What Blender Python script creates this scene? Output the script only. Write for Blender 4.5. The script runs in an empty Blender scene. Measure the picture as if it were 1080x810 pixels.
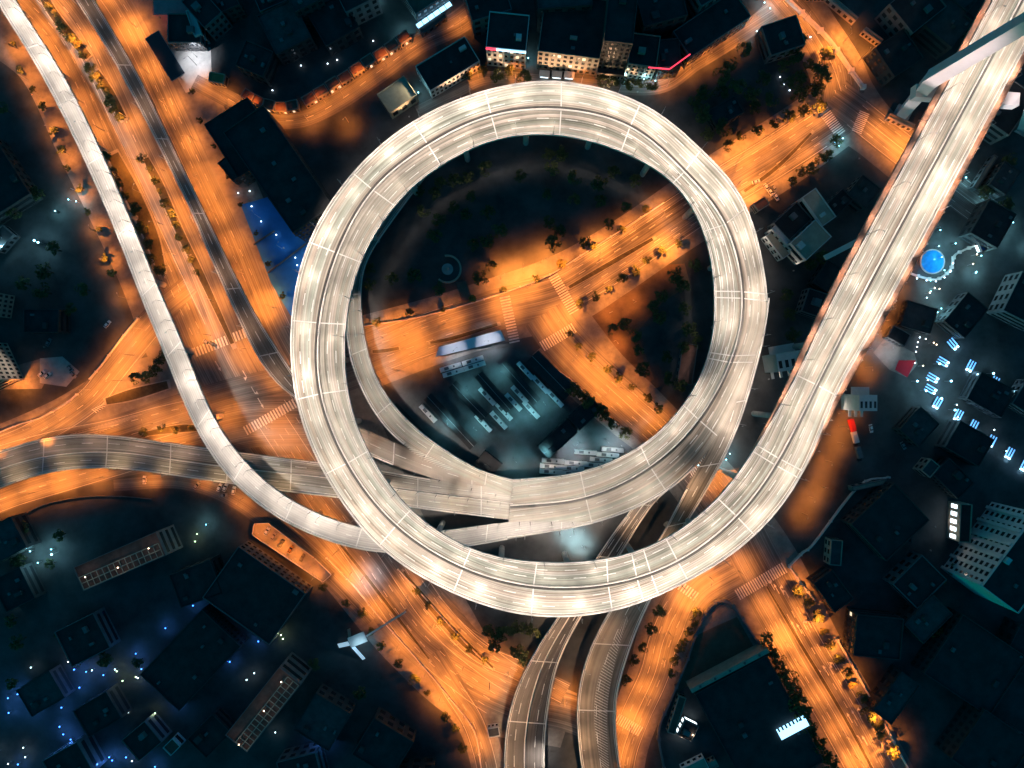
import bpy, math, random
from mathutils import Vector

# ------------------------------------------------------------------ camera, sky, moon, exposure
SC = bpy.context.scene
COL = SC.collection
HC = 380.0            # the drone hovers 380 m above the street
S = 0.5               # metres per photo pixel on the ground
cam = bpy.data.cameras.new("camera")
cam.sensor_width = 36.0
cam.lens = 18.0 / (270.0 / HC)
cam.clip_end = 6000.0
cam_o = bpy.data.objects.new("camera", cam)
cam_o.location = (0, 0, HC)
COL.objects.link(cam_o)
SC.camera = cam_o

world = bpy.data.worlds.new("World")
SC.world = world
world.use_nodes = True
wn, wl = world.node_tree.nodes, world.node_tree.links
sky = wn.new("ShaderNodeTexSky")
sky.sky_type = 'NISHITA'
sky.sun_disc = False
sky.sun_elevation = math.radians(4.0)
sky.sun_rotation = math.radians(215.0)
tint = wn.new("ShaderNodeMix")
tint.data_type = 'RGBA'
tint.blend_type = 'MULTIPLY'
tint.inputs[0].default_value = 1.0
tint.inputs[7].default_value = (0.0, 0.59, 1.0, 1)
wl.new(sky.outputs[0], tint.inputs[6])
wl.new(tint.outputs[2], wn["Background"].inputs[0])
wn["Background"].inputs[1].default_value = 0.15
moon = bpy.data.lights.new("moon", 'SUN')
moon.energy = 0.012
moon.angle = math.radians(0.5)
moon.color = (0.45, 0.7, 1.0)
moon_o = bpy.data.objects.new("moon", moon)
moon_o.rotation_euler = (math.radians(38), 0, math.radians(215))
COL.objects.link(moon_o)

vs = SC.view_settings
vs.view_transform = 'Standard'
vs.look = 'None'
vs.exposure = 0.0
vs.gamma = 1.0
vs.use_curve_mapping = False
SC.cycles.use_denoising = True
SC.cycles.max_bounces = 4
SC.cycles.diffuse_bounces = 2
SC.cycles.glossy_bounces = 2
SC.cycles.sample_clamp_indirect = 4.0
SC.cycles.sample_clamp_direct = 30.0
SC.cycles.caustics_reflective = False
SC.cycles.caustics_refractive = False

P_SODIUM = 21000.0     # watts of the orange street lamps
P_RING = 26000.0       # watts of the warm white viaduct lamps
C_SODIUM = (1.0, 0.275, 0.038)
C_WARM = (1.0, 0.84, 0.72)
C_COOL = (0.45, 0.80, 1.0)

R = random.Random(11)

# ------------------------------------------------------------------ helpers
def G(px, py, z=0.0):
    """photo pixel + height -> place in the city"""
    k = S * (HC - z) / HC
    return Vector(((px - 540.0) * k, (405.0 - py) * k, z))

ORD = ("first second third fourth fifth sixth seventh eighth ninth tenth eleventh twelfth thirteenth fourteenth fifteenth "
       "sixteenth seventeenth eighteenth nineteenth twentieth").split()
TENS = {2: "twenty", 3: "thirty", 4: "forty", 5: "fifty", 6: "sixty"}
def nth(i):
    i += 1
    if i <= 20: return ORD[i - 1]
    t, u = divmod(i, 10)
    if u == 0: return TENS[t].replace("ty", "tieth")
    return TENS[t] + "-" + ORD[u - 1]

MATS = {}
def mat(name, col, rough=0.8, var=0.25, scale=0.3, metal=0.0, emit=None, estr=0.0, detail=4.0, spec=0.3):
    if name in MATS: return MATS[name]
    m = bpy.data.materials.new(name)
    m.use_nodes = True
    nt = m.node_tree
    b = nt.nodes["Principled BSDF"]
    b.inputs["Roughness"].default_value = rough
    b.inputs["Metallic"].default_value = metal
    b.inputs["Specular IOR Level"].default_value = spec
    if var > 0:
        tc = nt.nodes.new("ShaderNodeTexCoord")
        nz = nt.nodes.new("ShaderNodeTexNoise")
        nz.inputs["Scale"].default_value = scale
        nz.inputs["Detail"].default_value = detail
        nz.inputs["Roughness"].default_value = 0.65
        rp = nt.nodes.new("ShaderNodeValToRGB")
        rp.color_ramp.elements[0].position = 0.3
        rp.color_ramp.elements[1].position = 0.7
        rp.color_ramp.elements[0].color = tuple(c * (1 - var) for c in col) + (1,)
        rp.color_ramp.elements[1].color = tuple(min(1, c * (1 + var)) for c in col) + (1,)
        nt.links.new(tc.outputs["Object"], nz.inputs["Vector"])
        nt.links.new(nz.outputs["Fac"], rp.inputs[0])
        nt.links.new(rp.outputs[0], b.inputs["Base Color"])
    else:
        b.inputs["Base Color"].default_value = tuple(col) + (1,)
    if emit:
        b.inputs["Emission Color"].default_value = tuple(emit) + (1,)
        b.inputs["Emission Strength"].default_value = estr
    MATS[name] = m
    return m

def asphalt(name, lo, hi, tintA=None, tintB=None, along=0.012, across=1.1, light_trail=0.0):
    """road surface with wheel wear and light trails painted into the colour along the lane (UV: metres along, metres across)"""
    if name in MATS: return MATS[name]
    m = bpy.data.materials.new(name)
    m.use_nodes = True
    nt = m.node_tree
    N, L = nt.nodes, nt.links
    b = N["Principled BSDF"]
    b.inputs["Roughness"].default_value = 0.75
    b.inputs["Specular IOR Level"].default_value = 0.25
    uv = N.new("ShaderNodeUVMap")
    def nz(sx, sy, detail):
        mp = N.new("ShaderNodeMapping")
        mp.inputs["Scale"].default_value = (sx, sy, 1)
        t = N.new("ShaderNodeTexNoise")
        t.inputs["Scale"].default_value = 1.0
        t.inputs["Detail"].default_value = detail
        L.new(uv.outputs[0], mp.inputs[0]); L.new(mp.outputs[0], t.inputs["Vector"])
        return t
    n1 = nz(along, across, 5)
    rp = N.new("ShaderNodeValToRGB")
    e = rp.color_ramp.elements
    e[0].position, e[1].position = 0.34, 0.68
    e[0].color, e[1].color = tuple(lo) + (1,), tuple(hi) + (1,)
    L.new(n1.outputs["Fac"], rp.inputs[0])
    out = rp.outputs[0]
    n2 = nz(0.25, 0.25, 6)
    mr = N.new("ShaderNodeMapRange")
    mr.inputs[1].default_value, mr.inputs[2].default_value = 0.3, 0.7
    mr.inputs[3].default_value, mr.inputs[4].default_value = 0.88, 1.1
    L.new(n2.outputs["Fac"], mr.inputs[0])
    mx = N.new("ShaderNodeMix"); mx.data_type = 'RGBA'; mx.blend_type = 'MULTIPLY'
    mx.inputs[0].default_value = 1.0
    L.new(out, mx.inputs[6]); L.new(mr.outputs[0], mx.inputs[7])
    out = mx.outputs[2]
    if tintA:  # faint teal and pink of light trails tinted into the surface
        n3 = nz(along * 0.8, across * 0.55, 3)
        r3 = N.new("ShaderNodeValToRGB")
        e = r3.color_ramp.elements
        e[0].position, e[1].position = 0.38, 0.62
        e[0].color, e[1].color = tuple(tintA) + (1,), tuple(tintB) + (1,)
        L.new(n3.outputs["Fac"], r3.inputs[0])
        m3 = N.new("ShaderNodeMix"); m3.data_type = 'RGBA'; m3.blend_type = 'MULTIPLY'
        m3.inputs[0].default_value = 1.0
        L.new(out, m3.inputs[6]); L.new(r3.outputs[0], m3.inputs[7])
        out = m3.outputs[2]
    if light_trail:  # thin bright lines painted in as traffic light trails
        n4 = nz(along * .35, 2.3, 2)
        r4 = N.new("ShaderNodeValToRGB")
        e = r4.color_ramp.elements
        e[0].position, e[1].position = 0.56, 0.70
        e[0].color, e[1].color = (0, 0, 0, 1), (light_trail, light_trail, light_trail, 1)
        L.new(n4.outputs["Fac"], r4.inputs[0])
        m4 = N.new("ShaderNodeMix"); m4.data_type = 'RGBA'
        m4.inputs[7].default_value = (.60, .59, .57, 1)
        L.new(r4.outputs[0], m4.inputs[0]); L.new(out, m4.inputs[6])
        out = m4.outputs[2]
        wv = N.new("ShaderNodeTexWave"); wv.wave_type = 'BANDS'; wv.bands_direction = 'Y'
        wv.inputs["Scale"].default_value = .29; wv.inputs["Distortion"].default_value = .6; wv.inputs["Detail"].default_value = 1
        L.new(uv.outputs[0], wv.inputs["Vector"])
        m5r = N.new("ShaderNodeMapRange"); m5r.inputs[3].default_value, m5r.inputs[4].default_value = .84, 1.1
        L.new(wv.outputs["Fac"], m5r.inputs[0])
        m5 = N.new("ShaderNodeMix"); m5.data_type = 'RGBA'; m5.blend_type = 'MULTIPLY'; m5.inputs[0].default_value = 1
        L.new(out, m5.inputs[6]); L.new(m5r.outputs[0], m5.inputs[7])
        out = m5.outputs[2]
    L.new(out, b.inputs["Base Color"])
    MATS[name] = m
    return m

class MB:
    def __init__(s): s.v, s.f, s.uv = [], [], None
    def quad(s, a, b, c, d):
        n = len(s.v); s.v += [tuple(a), tuple(b), tuple(c), tuple(d)]; s.f.append((n, n + 1, n + 2, n + 3)); return s
    def poly(s, pts):
        n = len(s.v); s.v += [tuple(p) for p in pts]; s.f.append(tuple(range(n, n + len(pts)))); return s
    def prism(s, pts, z0, z1, cap_bottom=True):
        """closed prism over a flat outline"""
        a = 0
        for i in range(len(pts)):
            p, q = pts[i], pts[(i + 1) % len(pts)]
            a += p[0] * q[1] - q[0] * p[1]
        if a < 0: pts = pts[::-1]
        n, k = len(s.v), len(pts)
        s.v += [(p[0], p[1], z0) for p in pts] + [(p[0], p[1], z1) for p in pts]
        for i in range(k):
            j = (i + 1) % k
            s.f.append((n + i, n + j, n + k + j, n + k + i))
        s.f.append(tuple(range(n + k, n + 2 * k)))
        if cap_bottom: s.f.append(tuple(range(n + k - 1, n - 1, -1)))
        return s
    def box(s, x0, y0, z0, x1, y1, z1):
        return s.prism([(x0, y0), (x1, y0), (x1, y1), (x0, y1)], z0, z1)
    def tube(s, pts, rad, k=6):
        pts = [Vector(p) for p in pts]
        rad = rad if isinstance(rad, (list, tuple)) else [rad] * len(pts)
        n = len(s.v)
        for i, p in enumerate(pts):
            d = (pts[min(i + 1, len(pts) - 1)] - pts[max(i - 1, 0)]).normalized()
            u = d.cross(Vector((0, 0, 1)))
            if u.length < 1e-3: u = Vector((1, 0, 0))
            u.normalize(); w = d.cross(u)
            for j in range(k):
                a = 2 * math.pi * j / k
                s.v.append(tuple(p + (u * math.cos(a) + w * math.sin(a)) * rad[i]))
        for i in range(len(pts) - 1):
            for j in range(k):
                jj = (j + 1) % k
                s.f.append((n + i * k + j, n + i * k + jj, n + (i + 1) * k + jj, n + (i + 1) * k + j))
        s.f.append(tuple(n + j for j in range(k - 1, -1, -1)))
        m = n + (len(pts) - 1) * k
        s.f.append(tuple(m + j for j in range(k)))
        return s
    def mesh(s, name, m):
        me = bpy.data.meshes.new(name)
        me.from_pydata(s.v, [], s.f)
        if s.uv:
            lay = me.uv_layers.new(name="UVMap")
            for lp in me.loops: lay.data[lp.index].uv = s.uv[lp.vertex_index]
        if m: me.materials.append(m)
        me.update()
        return me
    def build(s, name, m, parent=None):
        return link(name, s.mesh(name, m), parent)

def link(name, me, parent=None):
    o = bpy.data.objects.new(name, me)
    COL.objects.link(o)
    if parent: o.parent = parent
    return o

def tag(o, label=None, cat=None, group=None, kind=None):
    if label: o["label"] = label
    if cat: o["category"] = cat
    if group: o["group"] = group
    if kind: o["kind"] = kind
    return o

def thing(name, label, cat, loc=(0, 0, 0), rz=0.0, group=None):
    o = bpy.data.objects.new(name, None)
    o.empty_display_size = 1.0
    COL.objects.link(o)
    o.location = loc
    o.rotation_euler = (0, 0, rz)
    return tag(o, label, cat, group)

def clone(root, label, loc, rz=0.0, group=None, scale=None):
    r = root.copy(); COL.objects.link(r)
    r.location = loc; r.rotation_euler = (0, 0, rz)
    if scale: r.scale = (scale,) * 3 if not isinstance(scale, tuple) else scale
    r["label"] = label
    if group: r["group"] = group
    for ch in list(root.children):
        c = ch.copy(); COL.objects.link(c); c.parent = r
        for g in list(ch.children):
            d = g.copy(); COL.objects.link(d); d.parent = c
    return r

def spot(parent, loc, watts, colour, deg=140, blend=0.7, soft=0.35, tilt=(0, 0, 0), key=None, cache={}):
    k = (round(watts), colour, deg, blend, soft)
    if k not in cache:
        l = bpy.data.lights.new("lamp_light", 'SPOT')
        l.energy = watts; l.color = colour
        l.spot_size = math.radians(deg); l.spot_blend = blend; l.shadow_soft_size = soft
        cache[k] = l
    o = bpy.data.objects.new("lamp_light", cache[k])
    COL.objects.link(o)
    o.location = loc; o.rotation_euler = tilt
    if parent: o.parent = parent
    return o

def point(parent, loc, watts, colour, soft=0.3, cache={}):
    k = (round(watts, 1), colour, soft)
    if k not in cache:
        l = bpy.data.lights.new("lamp_light", 'POINT')
        l.energy = watts; l.color = colour; l.shadow_soft_size = soft
        cache[k] = l
    o = bpy.data.objects.new("lamp_light", cache[k])
    COL.objects.link(o); o.location = loc
    if parent: o.parent = parent
    return o

def catmull(pts, n=None, per=14):
    """dense Catmull-Rom through the points; n: resampled to n by arc length, else per samples a segment"""
    P = [Vector(p) for p in pts]
    out = []
    for i in range(len(P) - 1):
        p0 = P[i - 1] if i else P[0] * 2 - P[1]
        p1, p2 = P[i], P[i + 1]
        p3 = P[i + 2] if i + 2 < len(P) else P[-1] * 2 - P[-2]
        for j in range(per):
            t = j / per
            out.append(0.5 * ((2 * p1) + (p2 - p0) * t + (2 * p0 - 5 * p1 + 4 * p2 - p3) * t * t + (3 * p1 - p0 - 3 * p2 + p3) * t ** 3))
    out.append(P[-1])
    if n is None: return out
    d = [0.0]
    for i in range(1, len(out)): d.append(d[-1] + (out[i] - out[i - 1]).length)
    res, j = [], 0
    for i in range(n):
        s = d[-1] * i / (n - 1)
        while j < len(d) - 2 and d[j + 1] < s: j += 1
        f = (s - d[j]) / max(d[j + 1] - d[j], 1e-9)
        res.append(out[j].lerp(out[j + 1], min(max(f, 0), 1)))
    return res

def zlerp(Z, t, cache={}):
    k = tuple(Z)
    if k not in cache: cache[k] = [(p.x, p.y) for p in catmull([(a * 100, b, 0) for a, b in Z], per=20)]
    t *= 100
    for (t0, a), (t1, b) in zip(cache[k], cache[k][1:]):
        if t <= t1: return a + (b - a) * max(0, (t - t0) / max(t1 - t0, 1e-6))
    return Z[-1][1]

# ------------------------------------------------------------------ materials
M_GROUND = mat("city_ground", (0.07, 0.07, 0.07), 0.95, 0.45, 0.06)

M_PAVE = mat("pavement_stone", (0.20, 0.185, 0.17), 0.9, 0.3, 0.25)
M_PAINT = mat("road_paint", (0.62, 0.61, 0.58), 0.6, 0.22, 0.9)
M_KERB = mat("kerb_stone", (0.30, 0.29, 0.27), 0.85, 0.2, 0.8)
M_SOIL = mat("planting_soil", (0.055, 0.048, 0.03), 0.95, 0.4, 0.5)
M_PARAPET = mat("parapet_concrete", (0.72, 0.66, 0.61), 0.8, 0.12, 0.4)
M_CONC = mat("pier_concrete", (0.40, 0.38, 0.36), 0.85, 0.2, 0.3)
M_WALKWAY = mat("walkway_warm_lit", (0.42, 0.25, 0.18), 0.8, 0.35, 0.5)  # warm light on the walkways is put into their colour
M_STEEL = mat("lamp_steel", (0.30, 0.30, 0.30), 0.5, 0.1, 1.0, metal=0.2)
M_LENS_O = mat("sodium_lens", (0.8, 0.5, 0.2), 0.3, 0, emit=C_SODIUM, estr=30)
M_LENS_W = mat("white_lens", (0.8, 0.8, 0.8), 0.3, 0, emit=C_WARM, estr=30)
M_LENS_C = mat("cool_lens", (0.8, 0.8, 0.8), 0.3, 0, emit=C_COOL, estr=30)
M_ROAD = asphalt("street_asphalt", (0.085, 0.08, 0.078), (0.215, 0.205, 0.195), along=.008, across=.42, light_trail=.35)
M_DECK = asphalt("viaduct_asphalt", (0.125, 0.114, 0.09), (0.36, 0.34, 0.30), (0.86, 0.98, 0.97), (1.10, 0.98, 0.95), along=.0045, across=.8, light_trail=.55)
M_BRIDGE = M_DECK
M_MID = asphalt("grey_asphalt", (0.12, 0.11, 0.09), (0.33, 0.31, 0.275), across=.8, light_trail=.5)
M_WHITE = asphalt("white_deck_concrete", (0.27, 0.255, 0.235), (0.38, 0.36, 0.34), across=0.5, light_trail=.25)
M_DARK = asphalt("dark_asphalt", (0.06, 0.055, 0.053), (0.12, 0.11, 0.105), across=0.8)
M_BROWN = asphalt("brown_asphalt", (0.10, 0.086, 0.07), (0.23, 0.20, 0.17), across=0.8)
M_GUTTER = mat("gutter_grating", (.045, .043, .04), .8, .2, .5)
M_JOINT = mat("joint_steel", (0.58, 0.56, 0.53), 0.6, 0.1, 2.0)
M_PYLON = mat("pylon_concrete", (0.62, 0.60, 0.60), 0.8, 0.08, 0.1)

# ------------------------------------------------------------------ ground
def sheet(name, pts, z, m):
    o = MB().poly([(p[0], p[1], z) for p in pts]).build(name, m)
    return tag(o, kind="structure")

gm = MB()
E_ = 4000
NG = 1
gm.quad((-E_, -E_, 0), (E_, -E_, 0), (E_, E_, 0), (-E_, E_, 0))
tag(gm.build("ground", M_GROUND), kind="structure")

LAYER = [0.02]
def ribbon(name, ctrl, m, z=None, n=None):
    """flat road ribbon: ctrl = [(px, py, width_px)]"""
    if z is None:
        LAYER[0] += 0.004; z = LAYER[0]
    c = catmull([(a, b, w) for a, b, w in ctrl])
    mb = MB(); mb.uv = []
    s = 0
    Ls, Rs = [], []
    for i, p in enumerate(c):
        a, b = c[max(i - 1, 0)], c[min(i + 1, len(c) - 1)]
        t = Vector((b.x - a.x, b.y - a.y)).normalized()
        nx, ny = -t.y, t.x
        l = G(p.x + nx * p.z / 2, p.y + ny * p.z / 2); r = G(p.x - nx * p.z / 2, p.y - ny * p.z / 2)
        if i: s += (G(p.x, p.y) - G(c[i - 1].x, c[i - 1].y)).length
        mb.v += [(l.x, l.y, z), (r.x, r.y, z)]
        mb.uv += [(s, 0), (s, p.z * S)]
        if i: k = 2 * i; mb.f.append((k - 2, k, k + 1, k - 1))
    o = mb.build(name, m)
    # faces must look up
    if o.data.polygons[0].normal.z < 0: o.data.flip_normals()
    return tag(o, kind="structure"), c

def dashes(mb, path, f_off, z, dash=4.0, gap=6.0, w=0.3, s0=0.0, s1=1e9, ribbon=False):
    """paint along a list of world points; f_off shifts sideways in metres; gap 0 = solid line"""
    pts = [Vector((p[0], p[1], p[2] if len(p) > 2 else 0)) for p in path]
    q = []
    for i, p in enumerate(pts):
        t = pts[min(i + 1, len(pts) - 1)] - pts[max(i - 1, 0)]
        t.z = 0; t.normalize()
        q.append((p + Vector((-t.y, t.x, 0)) * f_off, Vector((-t.y, t.x, 0))))
    d = [0.0]
    for i in range(1, len(q)): d.append(d[-1] + (q[i][0] - q[i - 1][0]).length)
    def at(s):
        lo, hi = 0, len(d) - 1
        while hi - lo > 1:
            md = (lo + hi) // 2
            if d[md] <= s: lo = md
            else: hi = md
        f = (s - d[lo]) / max(d[hi] - d[lo], 1e-9)
        return q[lo][0].lerp(q[hi][0], f), q[lo][1].lerp(q[hi][1], f)
    s = max(s0, 0.0); end = min(s1, d[-1])
    step = dash if gap > 0 else 4.0
    up = Vector((0, 0, z))
    if ribbon:      # one continuous line: full width where painted, joined by an added hairline between
        cuts = []
        while s < end - .1:
            e = min(s + step, end)
            if gap > 0: cuts += [(s, .03), (s + .12, w), (e - .12, w), (e, .03)]
            else: cuts += [(s, w)] + ([(e, w)] if e >= end else [])
            s = e + gap
        k = len(mb.v)
        for c, ww in cuts:
            a, na = at(c); mb.v += [tuple(a - na * ww / 2 + up), tuple(a + na * ww / 2 + up)]
        for j in range(len(cuts) - 1): mb.f.append((k + 2 * j, k + 2 * j + 2, k + 2 * j + 3, k + 2 * j + 1))
        return
    while s < end - 0.1:
        e = min(s + step, end)
        (a, na), (b, nb) = at(s), at(e)
        mb.quad(a - na * w / 2 + up, b - nb * w / 2 + up, b + nb * w / 2 + up, a + na * w / 2 + up)
        s = e + gap

def px_path(ctrl, off=0):
    return [tuple(G(p.x, p.y)) for p in catmull([(a, b, 0) for a, b in ctrl])]

# pavements first (widest, lowest), then carriageways
pave = [
    [(-20, -60, 190), (90, 20, 185), (150, 140, 180), (205, 260, 175), (255, 370, 185), (320, 470, 170), (390, 575, 130), (450, 665, 105), (510, 730, 80), (600, 760, 60)],
    [(385, 372, 78), (460, 348, 70), (530, 326, 70), (590, 308, 76), (640, 280, 72), (700, 240, 70), (760, 200, 74), (820, 163, 74), (885, 118, 70)],
    [(590, 350, 75), (628, 395, 70), (668, 432, 66), (702, 464, 62), (760, 532, 72), (800, 600, 88), (847, 688, 84), (888, 757, 82), (945, 862, 82)],
    [(770, 605, 90), (715, 645, 66), (700, 675, 58), (690, 712, 56), (669, 758, 50), (655, 800, 52), (650, 860, 52)],
    [(-60, 505, 70), (0, 488, 76), (70, 460, 80), (140, 430, 95), (200, 425, 110), (260, 425, 120)],
    [(810, -40, 60), (852, 20, 50), (880, 70, 58), (895, 110, 66), (930, 145, 56), (985, 190, 56)],
    [(470, 720, 44), (500, 762, 36), (516, 812, 36), (522, 862, 36)],
]
for p in pave: ribbon("pavement", p, M_PAVE)

roads = {
    "boulevard": [(10, -60, 92), (90, 20, 104), (150, 140, 106), (205, 260, 104), (262, 375, 120), (322, 470, 118), (392, 575, 92), (450, 660, 78), (500, 706, 62), (550, 738, 46), (600, 752, 40), (660, 778, 36)],
    "cross": [(330, 395, 60), (395, 372, 56), (460, 349, 44), (530, 326, 46), (590, 308, 50), (640, 280, 46), (700, 240, 46), (760, 200, 46), (820, 163, 46), (885, 120, 46)],
    "inner": [(575, 330, 50), (593, 357, 48), (628, 395, 45), (668, 432, 42), (702, 464, 42), (760, 532, 50), (800, 600, 56), (847, 688, 50), (888, 757, 50), (945, 862, 50)],
    "south": [(775, 600, 60), (740, 620, 58), (717, 641, 44), (700, 675, 34), (690, 712, 34), (669, 758, 32), (655, 800, 34), (650, 860, 34)],
    "west": [(330, 425, 90), (250, 428, 60), (180, 440, 42), (120, 456, 34), (60, 468, 30), (0, 484, 32), (-60, 502, 32)],
    "slip": [(200, 300, 22), (165, 335, 30), (118, 392, 30), (92, 424, 34), (40, 456, 30), (0, 474, 34), (-60, 495, 32)],
    "lower": [(-60, 556, 30), (0, 527, 28), (60, 508, 26), (120, 490, 30), (190, 468, 46), (260, 448, 50), (330, 440, 60)],
    "north": [(800, -60, 40), (822, -15, 34), (852, 25, 30), (876, 65, 34), (890, 105, 46)],
    "under": [(880, 100, 40), (912, 126, 36), (946, 153, 36), (1000, 195, 36), (1060, 240, 34)],
    "branch": [(455, 690, 30), (478, 728, 28), (500, 764, 24), (514, 812, 22), (520, 862, 22)],
    "upper": [(455, 635, 30), (500, 684, 26), (545, 706, 22), (596, 732, 26)],
    "service": [(120, 512, 12), (190, 508, 16), (245, 522, 24), (300, 560, 26), (350, 605, 26), (392, 655, 18)],
    "top": [(205, 86, 16), (240, 104, 18), (265, 118, 20), (295, 127, 18), (325, 124, 18), (360, 105, 20), (400, 75, 24), (442, 46, 22), (486, 22, 26), (520, -10, 26)],
    "terrace": [(440, 118, 12), (480, 98, 12), (520, 82, 14), (600, 88, 12), (690, 92, 16), (735, 66, 16), (780, 38, 16), (815, 12, 22)],
}
RC = {}
for k, v in roads.items():
    o, RC[k] = ribbon("road", v, M_ROAD)

PAINT_Z = LAYER[0] + 0.012
def paint(name, fn):
    mb = MB(); fn(mb)
    return tag(mb.build(name, M_PAINT), kind="structure")

def road_paint(key, offs_dash=(), offs_solid=(), s0=0, s1=1e9, dash=4, gap=7):
    path = [tuple(G(p.x, p.y)) for p in RC[key]]
    def fn(mb):
        for o in offs_dash: dashes(mb, path, o, PAINT_Z, dash, gap, 0.2, s0, s1)
        for o in offs_solid: dashes(mb, path, o, PAINT_Z, 4, 0, 0.2, s0, s1)
    paint("road_marking", fn)

road_paint("boulevard", (-21, -16.5, -5, 5, 16.5, 21), (-12.5, 12.5), 0, 225)
road_paint("boulevard", (-12, -8, -4, 4, 8, 12), (-15, 0, 15), 285, 480)
road_paint("cross", (-7.2, -3.8, 3.8, 7.2), (-10.6, 10.6), 40, 82)
road_paint("cross", (-7.2, -3.8, 3.8, 7.2), (-10.6, 10.6), 150, 300)
road_paint("inner", (-6.5, -3.2, 3.2, 6.5), (0,), 50, 130)
road_paint("inner", (-8.5, -5.5, 5, 8.5), (-11.5, -2.5, 2, 11.5), 205, 400)
road_paint("south", (-3.6, 3.6), (-7.4, 0, 7.4), 40, 170)
road_paint("west", (-3.4, 3.4), (-6.8, 6.8), 60, 260)
road_paint("slip", (0,), (-6.4, 6.4), 30, 260)
road_paint("lower", (0,), (-6, 6), 0, 150)
road_paint("north", (-3, 3), (0,), 0, 90)
road_paint("under", (-5, 5), (-8, 0, 8), 15, 120)
road_paint("branch", (0,), (-5.2, 5.2), 20, 120)
road_paint("upper", (0,), (-5, 5), 0, 90)
road_paint("top", (0,), (), 20, 190)

def zebra(a, b, wpx, bars):
    """zebra crossing from pixel a to pixel b (walking direction), bars as long as wpx"""
    A, B = G(*a), G(*b)
    d = (B - A); ln = d.length; d.normalize(); n = Vector((-d.y, d.x, 0)) * wpx * S / 2
    mb = MB(); st = ln / bars
    for i in range(bars):
        p = A + d * (i + 0.25) * st; q = A + d * (i + 0.75) * st
        u = Vector((0, 0, PAINT_Z + 0.004))
        mb.quad(p - n + u, q - n + u, q + n + u, p + n + u)
    tag(mb.build("zebra_crossing", M_PAINT), kind="structure")

zebra((532, 312), (543, 362), 11, 17)
zebra((583, 290), (606, 330), 11, 17)
zebra((571, 366), (606, 345), 11, 15)
zebra((862, 108), (887, 142), 12, 18)
zebra((903, 140), (912, 118), 11, 12)
zebra((777, 628), (828, 598), 12, 22)
zebra((735, 630), (714, 615), 10, 8)
zebra((650, 757), (676, 772), 11, 12)
zebra((258, 455), (320, 420), 10, 22)
zebra((205, 372), (262, 350), 10, 18)

def arrow(px, py, ang, kind=0):
    a = math.radians(ang)
    o = G(px, py)
    f = Vector((math.cos(a), math.sin(a), 0)); r = Vector((f.y, -f.x, 0))
    u = Vector((0, 0, PAINT_Z + 0.002))
    mb = MB()
    mb.quad(o - f * 3 - r * .18 + u, o - f * 3 + r * .18 + u, o + f * 1.2 + r * .18 + u, o + f * 1.2 - r * .18 + u)
    if kind == 0:
        mb.poly([o + f * 1.2 - r * .7 + u, o + f * 1.2 + r * .7 + u, o + f * 3.2 + u])
    else:
        s = kind
        mb.poly([o + f * 1.2 - r * .2 * s + u, o + f * .4 + r * 1.4 * s + u, o + f * 2.4 + r * 1.4 * s + u])
    tag(mb.build("road_marking", M_PAINT), kind="structure")
for i, (x, y) in enumerate([(814, 617), (819, 621), (824, 622), (829, 625), (837, 660), (843, 663), (848, 659), (853, 657), (866, 711), (871, 707), (876, 706), (879, 701),
                            (896, 757), (901, 754), (905, 751), (906, 778), (912, 781), (230, 386), (259, 396), (268, 413), (275, 425)]):
    arrow(x, y, 120 if i < 17 else -60, (0, 0, 1, -1)[i % 4])

def hatch(tri, n, wd=0.5, z=None, ang=None):
    """hatched gore between two edge polylines given in pixels"""
    (a0, a1), (b0, b1) = tri
    mb = MB(); u = Vector((0, 0, (z or 0) + 0.004 + (PAINT_Z if z is None else 0)))
    for i in range(n):
        t = (i + .3) / n
        p = G(*a0, z or 0).lerp(G(*a1, z or 0), t); q = G(*b0, z or 0).lerp(G(*b1, z or 0), min(1, t + .06))
        d = (G(*a1) - G(*a0)).normalized() * wd
        p.z = q.z = 0
        mb.quad(p + u, p + d + u, q + d + u, q + u)
    return mb
tag(hatch((((78, 457), (140, 438)), ((92, 462), (150, 437))), 18).build("road_marking", M_PAINT), kind="structure")
tag(hatch((((96, 432), (112, 424)), ((100, 437), (118, 424))), 8).build("road_marking", M_PAINT), kind="structure")

# planted medians
def island(ctrl, h=0.15):
    c = catmull([(a, b, w) for a, b, w in ctrl])
    L_, R_ = [], []
    for i, p in enumerate(c):
        a, b = c[max(i - 1, 0)], c[min(i + 1, len(c) - 1)]
        t = Vector((b.x - a.x, b.y - a.y)).normalized()
        L_.append(G(p.x - t.y * p.z / 2, p.y + t.x * p.z / 2)); R_.append(G(p.x + t.y * p.z / 2, p.y - t.x * p.z / 2))
    tag(MB().prism([tuple(p[:2]) for p in L_ + R_[::-1]], 0, PAINT_Z + h).build("kerb", M_KERB), kind="structure")
    sc = 0.8
    L2 = [a.lerp(b, .1) for a, b in zip(L_, R_)]; R2 = [b.lerp(a, .1) for a, b in zip(L_, R_)]
    mb = MB()
    zt = Vector((0, 0, PAINT_Z + h + 0.01))
    for i in range(1, len(L2) - 2): mb.quad(L2[i] + zt, R2[i] + zt, R2[i + 1] + zt, L2[i + 1] + zt)
    o = mb.build("planting_soil_ground", M_SOIL)
    if o.data.polygons[0].normal.z < 0: o.data.flip_normals()
    tag(o, kind="structure")
island([(38, -20, 12), (55, 12, 12), (78, 42, 12), (95, 62, 9)])
island([(100, 74, 9), (115, 98, 13), (132, 128, 9)])
island([(153, 165, 7), (168, 195, 11), (190, 245, 10), (212, 290, 9), (248, 368, 5)])
island([(118, 160, 14), (140, 205, 20), (160, 250, 18), (172, 290, 10)])
island([(452, 362, 3), (480, 356, 5), (528, 341, 4)], .25)
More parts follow.
